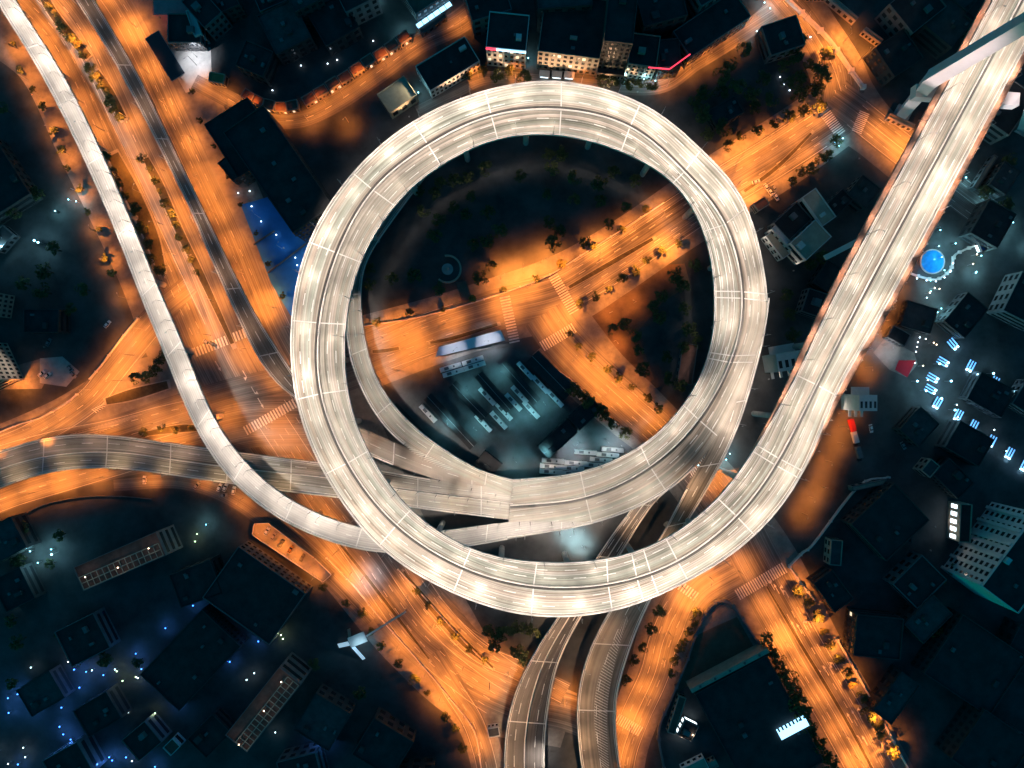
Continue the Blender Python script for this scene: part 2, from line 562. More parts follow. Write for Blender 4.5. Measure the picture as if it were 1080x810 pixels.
island([(597, 305, 4), (640, 280, 6), (692, 250, 4)], .2)
island([(782, 204, 4), (820, 176, 5), (858, 138, 3)], .2)
island([(392, 371, 4), (405, 370, 5), (422, 367, 4)], .2)
island([(806, 614, 2), (840, 672, 4), (888, 752, 4), (930, 830, 3)], .2)
island([(424, 600, 2), (450, 634, 8), (490, 678, 9), (522, 706, 3)], .2)
island([(352, 566, 2), (380, 600, 4), (420, 652, 4), (455, 698, 2)], .15)
island([(150, 458, 5), (190, 452, 10), (215, 452, 6)])
island([(110, 424, 8), (140, 416, 14), (180, 405, 10)])

# ------------------------------------------------------------------ elevated decks
DECKS = {}
def deck(name, label, L, Rr, Z, m, mid=None, parL=((0, 1),), parR=((0, 1),), par2=None, lanes=(.5,), solid=(), joints=None, n_joint=0,
         piers=(), barrier=True, thick=1.7, matched=False, cat="viaduct", n=90, cap=0.62, dash=(6, 8), kerb_w=0.75, gap=False, edge_line=True, col_r=1.3):
    root = thing(name, label, cat)
    if matched:
        per = 10
        Lp, Rp = catmull([p + (0,) for p in L], per=per), catmull([p + (0,) for p in Rr], per=per)
        Mp = catmull([p + (0,) for p in mid], per=per)
        n = len(Lp)
        zz = [p.x for p in catmull([(z, 0, 0) for z in Z], per=per)]
    else:
        Lp, Rp = catmull([p + (0,) for p in L], n), catmull([p + (0,) for p in Rr], n)
        Mp = [a.lerp(b, .5) for a, b in zip(Lp, Rp)] if not mid else catmull([p + (0,) for p in mid], n)
        zz = [zlerp(Z, i / (n - 1)) for i in range(n)]
    def relax(P, k):        # iron out small wobbles in the edges
        for _ in range(k): P = [P[0]] + [P[i] * .5 + (P[i - 1] + P[i + 1]) * .25 for i in range(1, len(P) - 1)] + [P[-1]]
        return P
    kk = 14
    Lp, Rp, Mp = relax(Lp, kk), relax(Rp, kk), relax(Mp, kk)
    A = [G(p.x, p.y, z) for p, z in zip(Lp, zz)]
    B = [G(p.x, p.y, z) for p, z in zip(Rp, zz)]
    Mm = [G(p.x, p.y, z) for p, z in zip(Mp, zz)]
    def at(i, f):
        return A[i].lerp(Mm[i], 2 * f) if f <= .5 else Mm[i].lerp(B[i], 2 * f - 1)
    cum = [0.0]
    for i in range(1, n): cum.append(cum[-1] + (Mm[i] - Mm[i - 1]).length)
    # slab
    mb = MB(); mb.uv = []
    fr = [0, .25, .5, .75, 1]
    for i in range(n):
        w = (B[i] - A[i]).length
        for f in fr:
            mb.v.append(tuple(at(i, f))); mb.uv.append((cum[i], f * w))
        for f in (.08, .92):
            p = at(i, f); mb.v.append((p.x, p.y, p.z - thick)); mb.uv.append((cum[i], f * w + 40))
        e0, e1 = at(i, 0), at(i, 1)
        mb.v.append((e0.x, e0.y, e0.z - .5)); mb.uv.append((cum[i], 50)); mb.v.append((e1.x, e1.y, e1.z - .5)); mb.uv.append((cum[i], 60))
    K = 9
    for i in range(n - 1):
        a, b = i * K, (i + 1) * K
        for j in range(4): mb.f.append((a + j, b + j, b + j + 1, a + j + 1))
        mb.f += [(a + 5, a + 6, b + 6, b + 5), (a, a + 7, b + 7, b), (a + 7, a + 5, b + 5, b + 7), (a + 4, b + 4, b + 8, a + 8), (a + 8, b + 8, b + 6, a + 6)]
    for a in (0, (n - 1) * K):
        mb.f.append((a, a + 1, a + 2, a + 3, a + 4, a + 8, a + 6, a + 5, a + 7))
    slab = mb.build("deck_slab", m, root)
    if slab.data.polygons[0].normal.z < 0: slab.data.flip_normals()
    # parapets
    def wall(nm, side, rng, mt, h=1.0, w=kerb_w):
        i0, i1 = int(rng[0] * (n - 1)), int(round(rng[1] * (n - 1)))
        if i1 - i0 < 1: return
        mb = MB()
        for i in range(i0, i1 + 1):
            if side == 0: o = A[i]; d = (B[i] - A[i]).normalized()
            elif side == 1: o = B[i]; d = (A[i] - B[i]).normalized()
            else: d = (B[i] - A[i]).normalized(); o = Mm[i] - d * w / 2
            q = o + d * w; q2 = o + d * w * .7; q1 = o + d * w * .12
            for p, z in ((o, -.02), (q1, h), (q2, h), (q, -.02)): mb.v.append((p.x, p.y, p.z + z))
        for k in range(i1 - i0):
            a, b = 4 * k, 4 * k + 4
            for j in range(4): mb.f.append((a + j, a + (j + 1) % 4, b + (j + 1) % 4, b + j))
        mb.f += [(0, 1, 2, 3), tuple(4 * (i1 - i0) + j for j in (3, 2, 1, 0))]
        mb.build(nm, mt, root)
    for r in parL: wall("parapet", 0, r, M_PARAPET)
    for r in parR: wall("parapet", 1, r, M_PARAPET)
    if barrier: wall("median_barrier", 2, (0, 1), M_PARAPET, .85, .6)
    # lane paint and solid light trails: every line is a part of its own
    for f in lanes:
        mb = MB(); dashes(mb, [tuple(at(i, f)) for i in range(n)], 0, .02, dash[0], dash[1], .32, ribbon=True); mb.build("lane_marking_or_light_trail", M_PAINT, root)
    for f, a, b in solid:
        mb = MB(); dashes(mb, [tuple(at(i, f)) for i in range(int(a * (n - 1)), int(b * (n - 1)) + 1)], 0, .02, 4, 0, .3, ribbon=True); mb.build("lane_marking_or_light_trail", M_PAINT, root)
    if edge_line:
        for f, rr in ((0, parL), (1, parR)):
            for a, b in rr:
                ii = range(int(a * (n - 1)), int(round(b * (n - 1))) + 1)
                if len(ii) > 2:
                    mb = MB(); dashes(mb, [tuple(at(i, f) + (at(i, 1 - f) - at(i, f)).normalized() * 1.35) for i in ii], 0, .02, 4, 0, .28, ribbon=True); mb.build("edge_line_marking", M_PAINT, root)
    if gap:
        mb = MB(); dashes(mb, [tuple(at(i, .5) + (at(i, 0) - at(i, .5)).normalized() * 1.05) for i in range(n)], 0, .018, 4, 0, 1.25, ribbon=True); mb.build("median_gutter", M_GUTTER, root)
    # joints
    js = joints if joints is not None else [(k + .5) / n_joint for k in range(n_joint)]
    for t in js:
        i = min(max(int(round(t * (n - 1))), 1), n - 2)
        d = (Mm[i + 1] - Mm[i - 1]).normalized() * .27
        mb = MB(); u = Vector((0, 0, .014))
        for f0, f1 in ((.02, .49), (.51, .98)):
            a, b = at(i, f0) + u, at(i, f1) + u
            mb.quad(a - d, a + d, b + d, b - d)
        o = mb.build("expansion_joint", M_JOINT, root)
    # piers
    for t in piers:
        i = min(max(int(round(t * (n - 1))), 1), n - 2)
        a, b, c = at(i, 0), at(i, 1), Mm[i]
        d = (Mm[i + 1] - Mm[i - 1]); d.z = 0; d.normalize()
        w = (b - a); hw = w.length * cap / 2; w.z = 0; w.normalize()
        zt = c.z - thick - .02
        if zt < 1.5: continue
        mb = MB()
        off = [0] if hw < 5 else [-hw * .62, hw * .62]
        for o_ in off:
            p = c + w * o_
            mb.prism([tuple((p + w * (col_r * math.cos(k * math.pi / 4)) + d * (col_r * math.sin(k * math.pi / 4)))[:2]) for k in range(8)], 0, zt - 1.2)
        mb.prism([tuple((c + w * s * hw + d * e)[:2]) for s, e in ((-1, -1.1), (1, -1.1), (1, 1.1), (-1, 1.1))], zt - 1.3, zt)
        mb.build("pier", M_CONC, root)
    DECKS[name] = dict(A=A, B=B, M=Mm, n=n, at=at, cum=cum, root=root)
    return DECKS[name]

# the great spiral: (outer), (median), (inner), height
MAIN = [
    ((1155, -87), (1130, -100), (1107, -112), 52), ((1101, 13), (1076, 0), (1053, -12), 51), ((1015, 173), (990, 160), (967, 148), 50),
    ((929, 333), (904, 320), (881, 308), 48.5), ((881, 416), (861, 405), (840, 395), 47.5), ((848, 497.5), (821, 484), (797, 470), 46.3),
    ((796.6, 565), (777, 544), (757, 525), 45), ((726, 613), (714.6, 592), (702, 568), 44), ((646, 645), (641.5, 616), (640.5, 589), 43),
    ((560, 650), (562.5, 618), (566, 592.6), 42), ((478, 626), (489, 598.5), (497, 579), 41), ((399, 577), (418, 554), (433, 538), 40),
    ((341.7, 500), (366.7, 488), (388, 475), 38.5), ((311.7, 421.7), (338, 415), (366.7, 411.7), 37), ((306.7, 338), (336.7, 340.7), (365, 341.7), 36),
    ((325, 255), (355.8, 267), (380.5, 277), 35), ((371.7, 181.7), (393, 200), (416.7, 216.7), 34), ((435, 128), (451.7, 153), (465, 175), 33),
    ((511.7, 95), (518, 121.7), (525, 146.7), 32), ((591.7, 85), (591.7, 115), (590, 143), 31), ((676.7, 108), (665, 133), (655, 160), 30),
    ((740, 158), (721.7, 181.7), (710, 193), 29), ((788, 216.7), (765, 236), (741.7, 244), 28), ((810, 313), (783, 308), (753, 307), 27),
    ((799, 372), (773, 375), (748, 372), 25), ((757, 462), (736.7, 443), (720.5, 427), 22.5), ((704, 519), (686, 492), (676, 470), 20),
    ((624.7, 553), (618, 525), (612, 498), 18), ((535, 567), (538, 533), (541.5, 505), 16)]
NM = len(MAIN) - 1
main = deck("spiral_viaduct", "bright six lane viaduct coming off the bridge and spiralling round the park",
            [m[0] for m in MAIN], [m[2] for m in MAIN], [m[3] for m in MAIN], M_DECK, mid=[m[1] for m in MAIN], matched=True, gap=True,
            parL=((0, 23.05 / NM), (25.55 / NM, 1)), parR=((0, 1),), lanes=(.17, .33, .67, .83),
            solid=((.63, 20 / NM, 26 / NM), (.74, 21.5 / NM, 25 / NM), (.87, 21.5 / NM, 25 / NM)),  # solid lines added to trace light trails, drawn as paint
            joints=[k / NM for k in range(4, 28)] + [24.15 / NM, 7.55 / NM, 7.45 / NM, 5.1 / NM, 23.08 / NM, 22.05 / NM],
            piers=[(k + .5) / NM for k in range(3, 28)], cap=.7, col_r=1.5)

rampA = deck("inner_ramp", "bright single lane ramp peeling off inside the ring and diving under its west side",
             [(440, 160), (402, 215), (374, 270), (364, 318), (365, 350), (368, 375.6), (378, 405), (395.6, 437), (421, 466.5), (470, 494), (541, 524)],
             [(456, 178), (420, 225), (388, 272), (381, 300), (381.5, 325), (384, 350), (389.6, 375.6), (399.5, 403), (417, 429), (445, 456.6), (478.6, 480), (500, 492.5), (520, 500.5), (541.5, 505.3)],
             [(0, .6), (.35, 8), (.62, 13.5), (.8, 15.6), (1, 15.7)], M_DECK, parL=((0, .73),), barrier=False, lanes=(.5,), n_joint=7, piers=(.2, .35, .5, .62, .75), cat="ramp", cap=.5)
rampB = deck("dark_ramp", "long dark asphalt ramp running down the middle of the orange boulevard",
             [(56, -45), (79, 0), (108.7, 43), (138, 97), (168, 154), (174, 168), (199.5, 217), (219, 265), (244, 320), (266, 367), (286, 401), (306, 419), (345, 437), (384, 452.6), (419, 468), (470, 489), (540, 510)][::-1],
             [(76, -45), (99, 0), (134, 57), (162, 110.6), (180, 150), (207, 205), (227, 247), (261, 316), (280, 349.6), (304, 385), (330, 425), (365, 466), (402.5, 488), (433, 496), (458, 505.7), (540, 526)][::-1],
             [(0, 15.5), (.25, 14.6), (.5, 11), (1, 7)], M_BROWN, parL=((.24, 1),), parR=((.17, 1),), barrier=False, lanes=(.5,), n_joint=9, piers=(.35, .44, .53, .62, .71, .8, .9), cat="ramp", cap=.5)
rampC = deck("west_ramp", "brown two carriageway ramp curving in from the west edge and slipping under the white ramp",
             [(-50, 492), (0, 475.7), (39.5, 463), (89, 457), (138, 461), (180, 467), (251, 476.7), (330, 486.6), (370, 492), (408, 497), (458, 506), (541, 516)],
             [(-50, 537), (0, 515), (39.5, 501), (89, 493.5), (138, 495), (180, 501), (298.6, 518), (350, 524), (446.6, 537), (520, 546), (541, 548.5)],
             [(0, 7), (.45, 9.5), (.75, 13.5), (.9, 15.2), (1, 15.6)], M_MID, mid=[(-50, 514), (0, 494.5), (39.5, 482.6), (89, 476.7), (138, 477.7), (180, 484.6), (269, 496), (338, 503), (427, 516.8), (520, 528), (541, 531)],
             parL=((0, .85),), parR=((0, .97),), lanes=(.25, .75), n_joint=9, piers=(.08, .17, .26, .35, .44, .55, .7, .82), cat="ramp", cap=.6)
rampD = deck("white_ramp", "white freshly paved high ramp sweeping down from the northwest over the junction",
             [(-28, -50), (0, 10), (20, 37.5), (45, 79), (69, 126), (85, 158), (105, 203.5), (126.5, 253), (151, 320), (171.6, 367), (189, 413), (206, 453), (223.5, 481.6), (243, 509), (275, 535), (308, 556.7), (340, 568), (365.7, 579), (401, 584.5), (450, 583), (504, 575), (541, 567.2), (585, 561), (626, 552.5)],
             [(-12, -50), (16, 0), (41.5, 37.5), (67, 77), (89, 120.5), (106, 156), (126.5, 203.5), (148, 255), (174, 320), (195, 363.5), (213, 415), (230, 450), (251, 479.6), (279, 509), (308, 529), (340, 545), (375.6, 556), (420, 563), (477, 559), (520, 551), (545, 549), (585, 550), (626, 551)],
             [(0, 15), (.3, 19), (.55, 23.5), (.72, 22.5), (.86, 17.2), (.91, 16.25), (1, 18.2)], M_WHITE, parR=((0, .88),), parL=((0, .91),), barrier=False, lanes=(.5,), n_joint=14, dash=(3, 14),
             piers=(.06, .14, .22, .3, .38, .46, .54, .6, .7, .83), cat="ramp", cap=.5)
rampE = deck("exit_ramp", "ramp leaving the ring on the east, ducking under the spiral and ending with yellow hatching",
             [(795, 318), (790, 345), (783, 371), (772, 402), (753, 466), (727, 507), (700, 561), (668, 606), (638.5, 650.5), (617.5, 694.5), (608, 738.6), (609, 776), (613, 810), (622, 860)],
             [(811.3, 314), (808, 345), (802, 372), (795, 398), (785, 432), (773, 464), (759, 491.6), (733, 539), (719.5, 557), (703, 600), (680, 644), (661.5, 692.4), (649, 740.7), (651, 787), (655, 810), (664, 860)],
             [(0, 26.6), (.10, 24.6), (.26, 22.2), (.42, 18.5), (.63, 12), (1, 6)], M_BROWN, parL=((.36, 1),), barrier=False, lanes=(.5,), n_joint=8, piers=(.3, .45, .62, .74, .86), cat="ramp", cap=.5)
rampG = deck("entry_ramp", "dark divided ramp coming out from under the ring beside the hatched one",
             [(730, 452), (690, 505), (656, 549), (635, 579), (612, 614), (586, 653.6), (563, 688), (542, 732), (532.5, 776), (531.5, 810), (533, 860)],
             [(752, 462), (718, 505), (690, 529), (658, 579), (636, 614), (611, 653.6), (588, 701), (577.6, 753), (574.5, 787), (574.5, 810), (577, 860)],
             [(0, 10), (.5, 10), (1, 6)], M_DARK, lanes=(.25, .75), n_joint=7, piers=(.1, .3, .45, .62, .78, .92), cat="ramp", cap=.5, parL=((0, 1),), parR=((0, 1),))

# hatching and the walkways along the bridge are parts of their decks
def deck_hatch(dk, f0, f1, i0, i1, step, skew=3, w=.32):
    mb = MB(); at, n = dk["at"], dk["n"]
    k = int(i0 * (n - 1)); end = int(i1 * (n - 1))
    pos = float(k)
    while pos < end - skew:
        i = int(pos)
        t = (pos - i0 * (n - 1)) / max(end - i0 * (n - 1), 1)
        wd = math.sin(math.pi * min(max(t, .05), .95)) ** .7
        c = (f0 + f1) / 2; h = (f1 - f0) / 2 * wd
        u = Vector((0, 0, .022)); fr = pos - i
        a = at(i, c - h).lerp(at(i + 1, c - h), fr); b = at(i + 1, c + h).lerp(at(i + 2, c + h), fr)
        d = (at(i + 1, .5) - at(i, .5)).normalized() * w
        mb.quad(a + u, a + d + u, b + d + u, b + u)
        pos += step
    mb.build("hatch_marking", M_PAINT, dk["root"])
deck_hatch(rampE, .44, .78, .63, .95, .45)
deck_hatch(rampE, -.25, .02, .25, .37, .4)
deck_hatch(rampA, -.12, .22, .73, .88, .6)
def walkway(side):
    mb = MB(); n = int(5.2 / NM * main["n"])
    for i in range(n):
        A, B = main["A"][i], main["B"][i]
        d = (B - A).normalized(); o = A if side == 0 else B
        d = -d if side == 0 else d
        for w, z in ((.05, -.5), (2.5, -.5), (2.5, .4), (2.75, .4), (2.75, -.9), (.05, -.9)):
            p = o + d * max(.05, w * min(1, (n - 1 - i) / (n * .25) + .02)); mb.v.append((p.x, p.y, o.z + z))
    for i in range(n - 1):
        a, b = 6 * i, 6 * i + 6
        for j in range(6): mb.f.append((a + j, a + (j + 1) % 6, b + (j + 1) % 6, b + j))
    mb.build("walkway", M_WALKWAY, main["root"])
walkway(0); walkway(1)

# ------------------------------------------------------------------ the bridge pylon
def tapered(mb, p, q, a, b, ax):
    """rectangular limb from p to q, half sizes a -> b, wide axis ax"""
    d = (q - p).normalized(); u = (ax - d * ax.dot(d)).normalized(); w = d.cross(u)
    n = len(mb.v)
    for o, h in ((p, a), (q, b)):
        for s, t in ((-1, -1), (1, -1), (1, 1), (-1, 1)): mb.v.append(tuple(o + u * h[0] * s + w * h[1] * t))
    mb.f += [(n, n + 3, n + 2, n + 1), (n + 4, n + 5, n + 6, n + 7)] + [(n + j, n + (j + 1) % 4, n + 4 + (j + 1) % 4, n + 4 + j) for j in range(4)]
pyl = thing("bridge_pylon", "tall pale concrete bridge pylon straddling the deck beside the street junction", "pylon", (0, 0, 0))
axis = Vector((.47, .88, 0)).normalized(); side = Vector((-axis.y, axis.x, 0))
KNEE = G(984, 82, 58); FOOT = G(950, 122, 0); KR = G(1098, 92, 58); FR = G(1052, 123, 0)
TOPL = Vector((192, 132, 150)); TOPR = TOPL - side * 20
for f, k, t in ((FOOT, KNEE, TOPL), (FR + Vector((14, -6, 0)), KR, TOPR)):
    mb = MB(); tapered(mb, f, k, (2.6, 2.4), (3.2, 2.9), axis); mb.build("lower_leg", M_PYLON, pyl)
    mb = MB(); tapered(mb, k - Vector((0, 0, 1.5)), t, (3.2, 3.0), (2.6, 2.4), axis); mb.build("upper_leg", M_PYLON, pyl)
    mb = MB(); mb.prism([tuple((f + axis * a + side * b)[:2]) for a, b in ((-4.2, -4), (4.2, -4), (4.2, 4), (-4.2, 4))], 0, 2); mb.build("footing", M_CONC, pyl)
mb = MB(); tapered(mb, KNEE + Vector((0, 0, -16)), KR + Vector((0, 0, -16)), (3, 2.5), (3, 2.5), axis); mb.build("cross_beam", M_PYLON, pyl)
mb = MB(); tapered(mb, TOPL.lerp(KNEE, .15), TOPR.lerp(KR, .15), (2.4, 2.5), (2.4, 2.5), axis); mb.build("cross_beam", M_PYLON, pyl)

# ------------------------------------------------------------------ street lamps
def lamp_proto(name, h, arm, m_lens, watts, col, deg, blend, label, group, tilt=0, twin=0):
    r = thing(name, label, "street lamp", (0, 0, -500), 0, group)
    mb = MB().tube([(0, 0, 0), (0, 0, h * .6), (0, 0, h)], [.13, .10, .07]); mb.build("pole", M_STEEL, r)
    mb = MB().tube([(0, 0, h - .3), (arm * .4, 0, h + .25), (arm, 0, h + .35)], [.045, .035, .03], 5); mb.build("arm", M_STEEL, r)
    mb = MB(); mb.prism([(arm - .15, -.12), (arm + .6, -.22), (arm + .8, 0), (arm + .6, .22), (arm - .15, .12)], h + .26, h + .42)
    hd = mb.build("lamp_head", M_STEEL, r)
    MB().prism([(arm, -.1), (arm + .55, -.16), (arm + .65, 0), (arm + .55, .16), (arm, .1)], h + .2, h + .258).build("lens", m_lens, hd)
    if twin:     # batwing luminaire: two beams, both leaning over the road, one up and one down the road
        for sg_ in (-1, 1):
            a1, a2 = math.radians(tilt), math.radians(twin)
            d = Vector((math.sin(a1), sg_ * math.sin(a2), -math.cos(a1) * math.cos(a2)))
            spot(r, (arm + .3, 0, h + .1), watts, col, deg, blend, tilt=d.to_track_quat('-Z', 'Y').to_euler())
    else: spot(r, (arm + .3, 0, h + .1), watts, col, deg, blend, tilt=(0, -math.radians(tilt), 0))
    return r
_used = set()
def put_lamp(proto, loc, rz, label, group):
    if proto.name not in _used:
        _used.add(proto.name)
        proto.location = loc; proto.rotation_euler = (0, 0, rz); proto["label"] = label; proto["group"] = group
        return proto
    return clone(proto, label, loc, rz, group)

lamp_ring = lamp_proto("viaduct_lamp", 12, 1.6, M_LENS_W, P_RING * 1.12, C_WARM, 86, .9, "x", "x", 18, 27)
lamp_edge = lamp_proto("viaduct_lamp", 12, 1.6, M_LENS_W, P_RING * .62, C_WARM, 86, .9, "x", "x", 18, 27)
lamp_white = lamp_proto("ramp_lamp", 9, 1.6, M_LENS_W, P_RING * .42, (1, .85, .73), 104, .8, "x", "x", 8)
lamp_gold = lamp_proto("ramp_lamp", 9, 1.6, M_LENS_W, P_RING * .15, (1, .66, .36), 112, .8, "x", "x", 14)
lamp_wide = lamp_proto("ramp_lamp", 9, 1.6, M_LENS_W, P_RING * .14, (1, .58, .36), 146, .6, "x", "x", 0)
lamp_amber = lamp_proto("ramp_lamp", 9, 1.6, M_LENS_W, P_RING * .34, (1, .60, .33), 136, .6, "x", "x", 10)
lamp_walk = lamp_proto("walkway_lamp", 3.2, .5, M_LENS_W, 1100, (1, .58, .36), 150, .8, "x", "x")
lamp_blue_added = lamp_proto("yard_lamp", 9, 1.6, M_LENS_C, 480, (.03, .5, 1.0), 150, .6, "x", "x", 0)
lamp_plaza = lamp_proto("yard_lamp", 11, 2.0, M_LENS_W, 11000, (.88, .92, 1.0), 110, .9, "x", "x")
lamp_teal = lamp_proto("yard_lamp", 9, 2.0, M_LENS_C, 26000, (.55, .93, 1.0), 110, .9, "x", "x")
lamp_road = lamp_proto("street_lamp", 10, 2.2, M_LENS_O, P_SODIUM * 1.25, C_SODIUM, 138, .95, "x", "x")
lamp_big = lamp_proto("street_lamp", 10, 2.2, M_LENS_O, P_SODIUM * 2.6, C_SODIUM, 142, .9, "x", "x")
lamp_dim = lamp_proto("street_lamp", 8, 1.4, M_LENS_O, P_SODIUM * .5, C_SODIUM, 134, .9, "x", "x")
lamp_cool = lamp_proto("yard_lamp", 9, 1.6, M_LENS_C, P_SODIUM * .22, (.30, .85, .95), 146, .9, "x", "x")

def deck_lamps(dk, proto, ts, side, label, group, inset=.25):
    for k, t in enumerate(ts):
        i = min(max(int(round(t * (dk["n"] - 1))), 0), dk["n"] - 1)
        a, b = (dk["A"][i], dk["B"][i]) if side == 0 else (dk["B"][i], dk["A"][i])
        if side == 2: a = dk["M"][i]; b = dk["B"][i]
        d = (b - a).normalized()
        p = a + d * inset; p.z = a.z + .02
        put_lamp(proto, p, math.atan2(d.y, d.x), label.format(nth(k)), group)
def by_length(dk, spacing, t0, t1, skip=()):
    n, cum = dk["n"], dk["cum"]; out = []
    s0, s1 = cum[int(t0 * (n - 1))], cum[int(t1 * (n - 1))]
    k, i = int((s1 - s0) / spacing), 0
    for j in range(k + 1):
        sv = s0 + (j + .5) * spacing
        while i < n - 2 and cum[i + 1] < sv: i += 1
        t = i / (n - 1)
        if not any(a < t < b for a, b in skip): out.append(t)
    return out
tm = by_length(main, 22.0, .8 / NM, .995, [(24.1 / NM, 25.6 / NM)])
tm += [.978, .992]; 
deck_lamps(main, lamp_ring, tm, 0, "white lit lamp on the outer parapet of the spiral viaduct, {} counted from the bridge", "lamps on the outer parapet of the viaduct")
ti = by_length(main, 22.0, 1.0 / NM - .0095, .995, [(24.0 / NM, 24.75 / NM)])
ti += [.975, .992]
deck_lamps(main, lamp_edge, ti, 1, "white lit lamp on the inner parapet of the spiral viaduct, {} counted from the bridge", "lamps on the inner parapet of the viaduct")
tw = by_length(main, 15.0, .3 / NM, 4.9 / NM)
deck_lamps(main, lamp_walk, tw, 0, "low warm lamp on the bridge's east walkway, {} counted from the top edge", "walkway lamps", -2.2)
deck_lamps(main, lamp_walk, tw, 1, "low warm lamp on the bridge's west walkway, {} counted from the top edge", "walkway lamps", -2.2)
deck_lamps(rampD, lamp_white, [(k + .5) / 54 for k in range(54)], 1, "white lamp on the parapet of the white ramp, {} from its northwest end", "lamps along the white ramp")
deck_lamps(rampA, lamp_white, [.40, .46, .52, .58, .64, .70, .76, .82, .88, .94], 1, "white lamp on the bright inner ramp's parapet, {} from its buried end", "lamps along the inner ramp")
deck_lamps(rampC, lamp_gold, [.03, .12, .21, .30, .39, .48, .60, .70, .80, .9], 1, "golden lamp on the south parapet of the brown west ramp, {} from the west", "lamps along the west ramp")
deck_lamps(rampE, lamp_amber, [.36, .48, .66, .73, .80, .87, .93, .98], 0, "golden lamp on the parapet of the hatched exit ramp, {} from the ring", "lamps along the exit ramp")
deck_lamps(rampB, lamp_wide, [.05, .12, .2, .27, .36, .44, .52, .60, .68, .76, .84, .92], 0, "added golden lamp on the long dark ramp's parapet, {} counted from the ring", "added lamps along the dark ramp")  # lamps added to stand for the glow from the streets around
deck_lamps(rampG, lamp_amber, [.1, .25, .4, .5, .56, .62, .68, .74, .80, .86, .92], 0, "golden lamp on the dark divided ramp's parapet, {} from the ring", "lamps along the entry ramp")

deck_lamps(rampC, lamp_wide, [.02, .10, .18, .26, .34, .42, .52, .64, .74], 0, "dim lamp on the north parapet of the brown west ramp, {} from the west", "dim lamps along the west ramp")
deck_lamps(rampC, lamp_white, [.77, .80, .83, .86, .89, .92, .95, .98], 2, "white lamp on the west ramp's median at the lower loop, {} from the west", "lamps at the loop merge")
deck_lamps(rampB, lamp_white, [.02, .06, .10, .14, .18, .22], 1, "white lamp where the dark ramp reaches the lower loop, {} from the loop", "lamps at the loop merge")
deck_lamps(rampE, lamp_ring, [.09, .17, .24], 1, "white lamp where the exit ramp leaves the ring, {} from the top", "lamps at the exit split")
deck_lamps(rampG, lamp_white, [.86], 1, "white lamp on the divided dark ramp near the bottom edge, {} there", "lamps along the entry ramp")
def road_lamps(proto, pts, label, group, z=.02):
    for k, q in enumerate(pts):
        x, y = q[0], q[1]; a = q[2] if len(q) > 2 else R.uniform(0, 6.28)
        p = G(x, y) - Vector((math.cos(a), math.sin(a), 0)) * 2.4
        p.z = z
        put_lamp(lamp_big if proto is lamp_road and k % 4 == 1 else proto, p, a, label.format(nth(k)), group)
road_lamps(lamp_road, [(22, 8), (44, 40), (62, 72), (84, 108), (104, 138), (140, 172), (152, 200), (168, 238), (182, 272), (198, 310)], "orange street lamp beside the white ramp on the boulevard, {} from the north", "lamps on the boulevard")
road_lamps(lamp_road, [(62, 8), (90, 48), (112, 85), (138, 130), (172, 185), (192, 228), (210, 272), (230, 318)], "orange street lamp between planted median and dark ramp, {} from the north", "lamps on the boulevard")
road_lamps(lamp_road, [(112, -6), (140, 32), (160, 74), (182, 112), (202, 150), (216, 190), (230, 222), (246, 256), (262, 288), (280, 322)], "orange street lamp on the boulevard's far kerb past the dark ramp, {} from the north", "lamps on the boulevard")
road_lamps(lamp_big, [(218, 352), (262, 372), (124, 402), (745, 612), (534, 322), (588, 340), (650, 408)], "extra bright orange lamp lighting a street junction, {} counted from the west boulevard", "bright junction lamps")
road_lamps(lamp_road, [(296, 398), (290, 452), (312, 478), (240, 438), (200, 432), (180, 462), (262, 480), (160, 442), (335, 525)], "orange street lamp around the crossing under the ring's west side, {} by its group", "lamps at the west junction")
road_lamps(lamp_road, [(152, 352), (138, 372), (98, 415), (70, 436), (38, 452), (8, 472), (-12, 482), (112, 450), (60, 462)], "orange street lamp along the slip road to the west edge, {} from the white ramp", "lamps on the slip road")
road_lamps(lamp_road, [(104, 502), (66, 506), (34, 516), (6, 530)], "orange street lamp on the lane below the brown ramp, {} from the east", "lamps below the brown ramp")
road_lamps(lamp_road, [(352, 585), (372, 608), (398, 640), (424, 678), (446, 706), (470, 732), (490, 756), (505, 785)], "orange street lamp on the south avenue's dark park kerb, {} from the ring", "lamps on the south avenue")
road_lamps(lamp_road, [(430, 622), (462, 655), (484, 672), (512, 692), (538, 704), (512, 722), (484, 702), (596, 732), (345, 555)], "orange street lamp on the south avenue's ramp side, {} from the ring", "lamps on the south avenue")
road_lamps(lamp_road, [(782, 598), (726, 632), (708, 662), (694, 692), (680, 726), (664, 760), (656, 796)], "orange street lamp on the short street by the walled yard, {} from the junction", "lamps by the walled yard")
road_lamps(lamp_road, [(808, 640), (826, 672), (845, 702), (864, 734), (884, 768), (904, 800)], "orange street lamp on the arrow marked avenue's west kerb, {} from the crossing", "lamps on the arrow marked avenue")
road_lamps(lamp_road, [(838, 618), (856, 650), (874, 682), (894, 716), (914, 750), (934, 785)], "orange street lamp on the arrow marked avenue's east kerb, {} from the crossing", "lamps on the arrow marked avenue")
road_lamps(lamp_road, [(402, 352), (426, 350), (475, 338), (560, 303), (598, 285), (632, 264), (664, 244), (694, 226)], "orange street lamp on the park railing side of the cross road, {} from the west", "lamps on the cross road")
road_lamps(lamp_road, [(412, 388), (440, 372), (604, 322), (640, 304), (672, 280), (700, 262)], "orange street lamp on the depot side of the cross road, {} from the west", "lamps on the cross road")
road_lamps(lamp_road, [(606, 376), (628, 388), (668, 424), (690, 444), (640, 412), (755, 500)], "orange street lamp on the diagonal street past the bus depot, {} from the crossing", "lamps on the diagonal street")
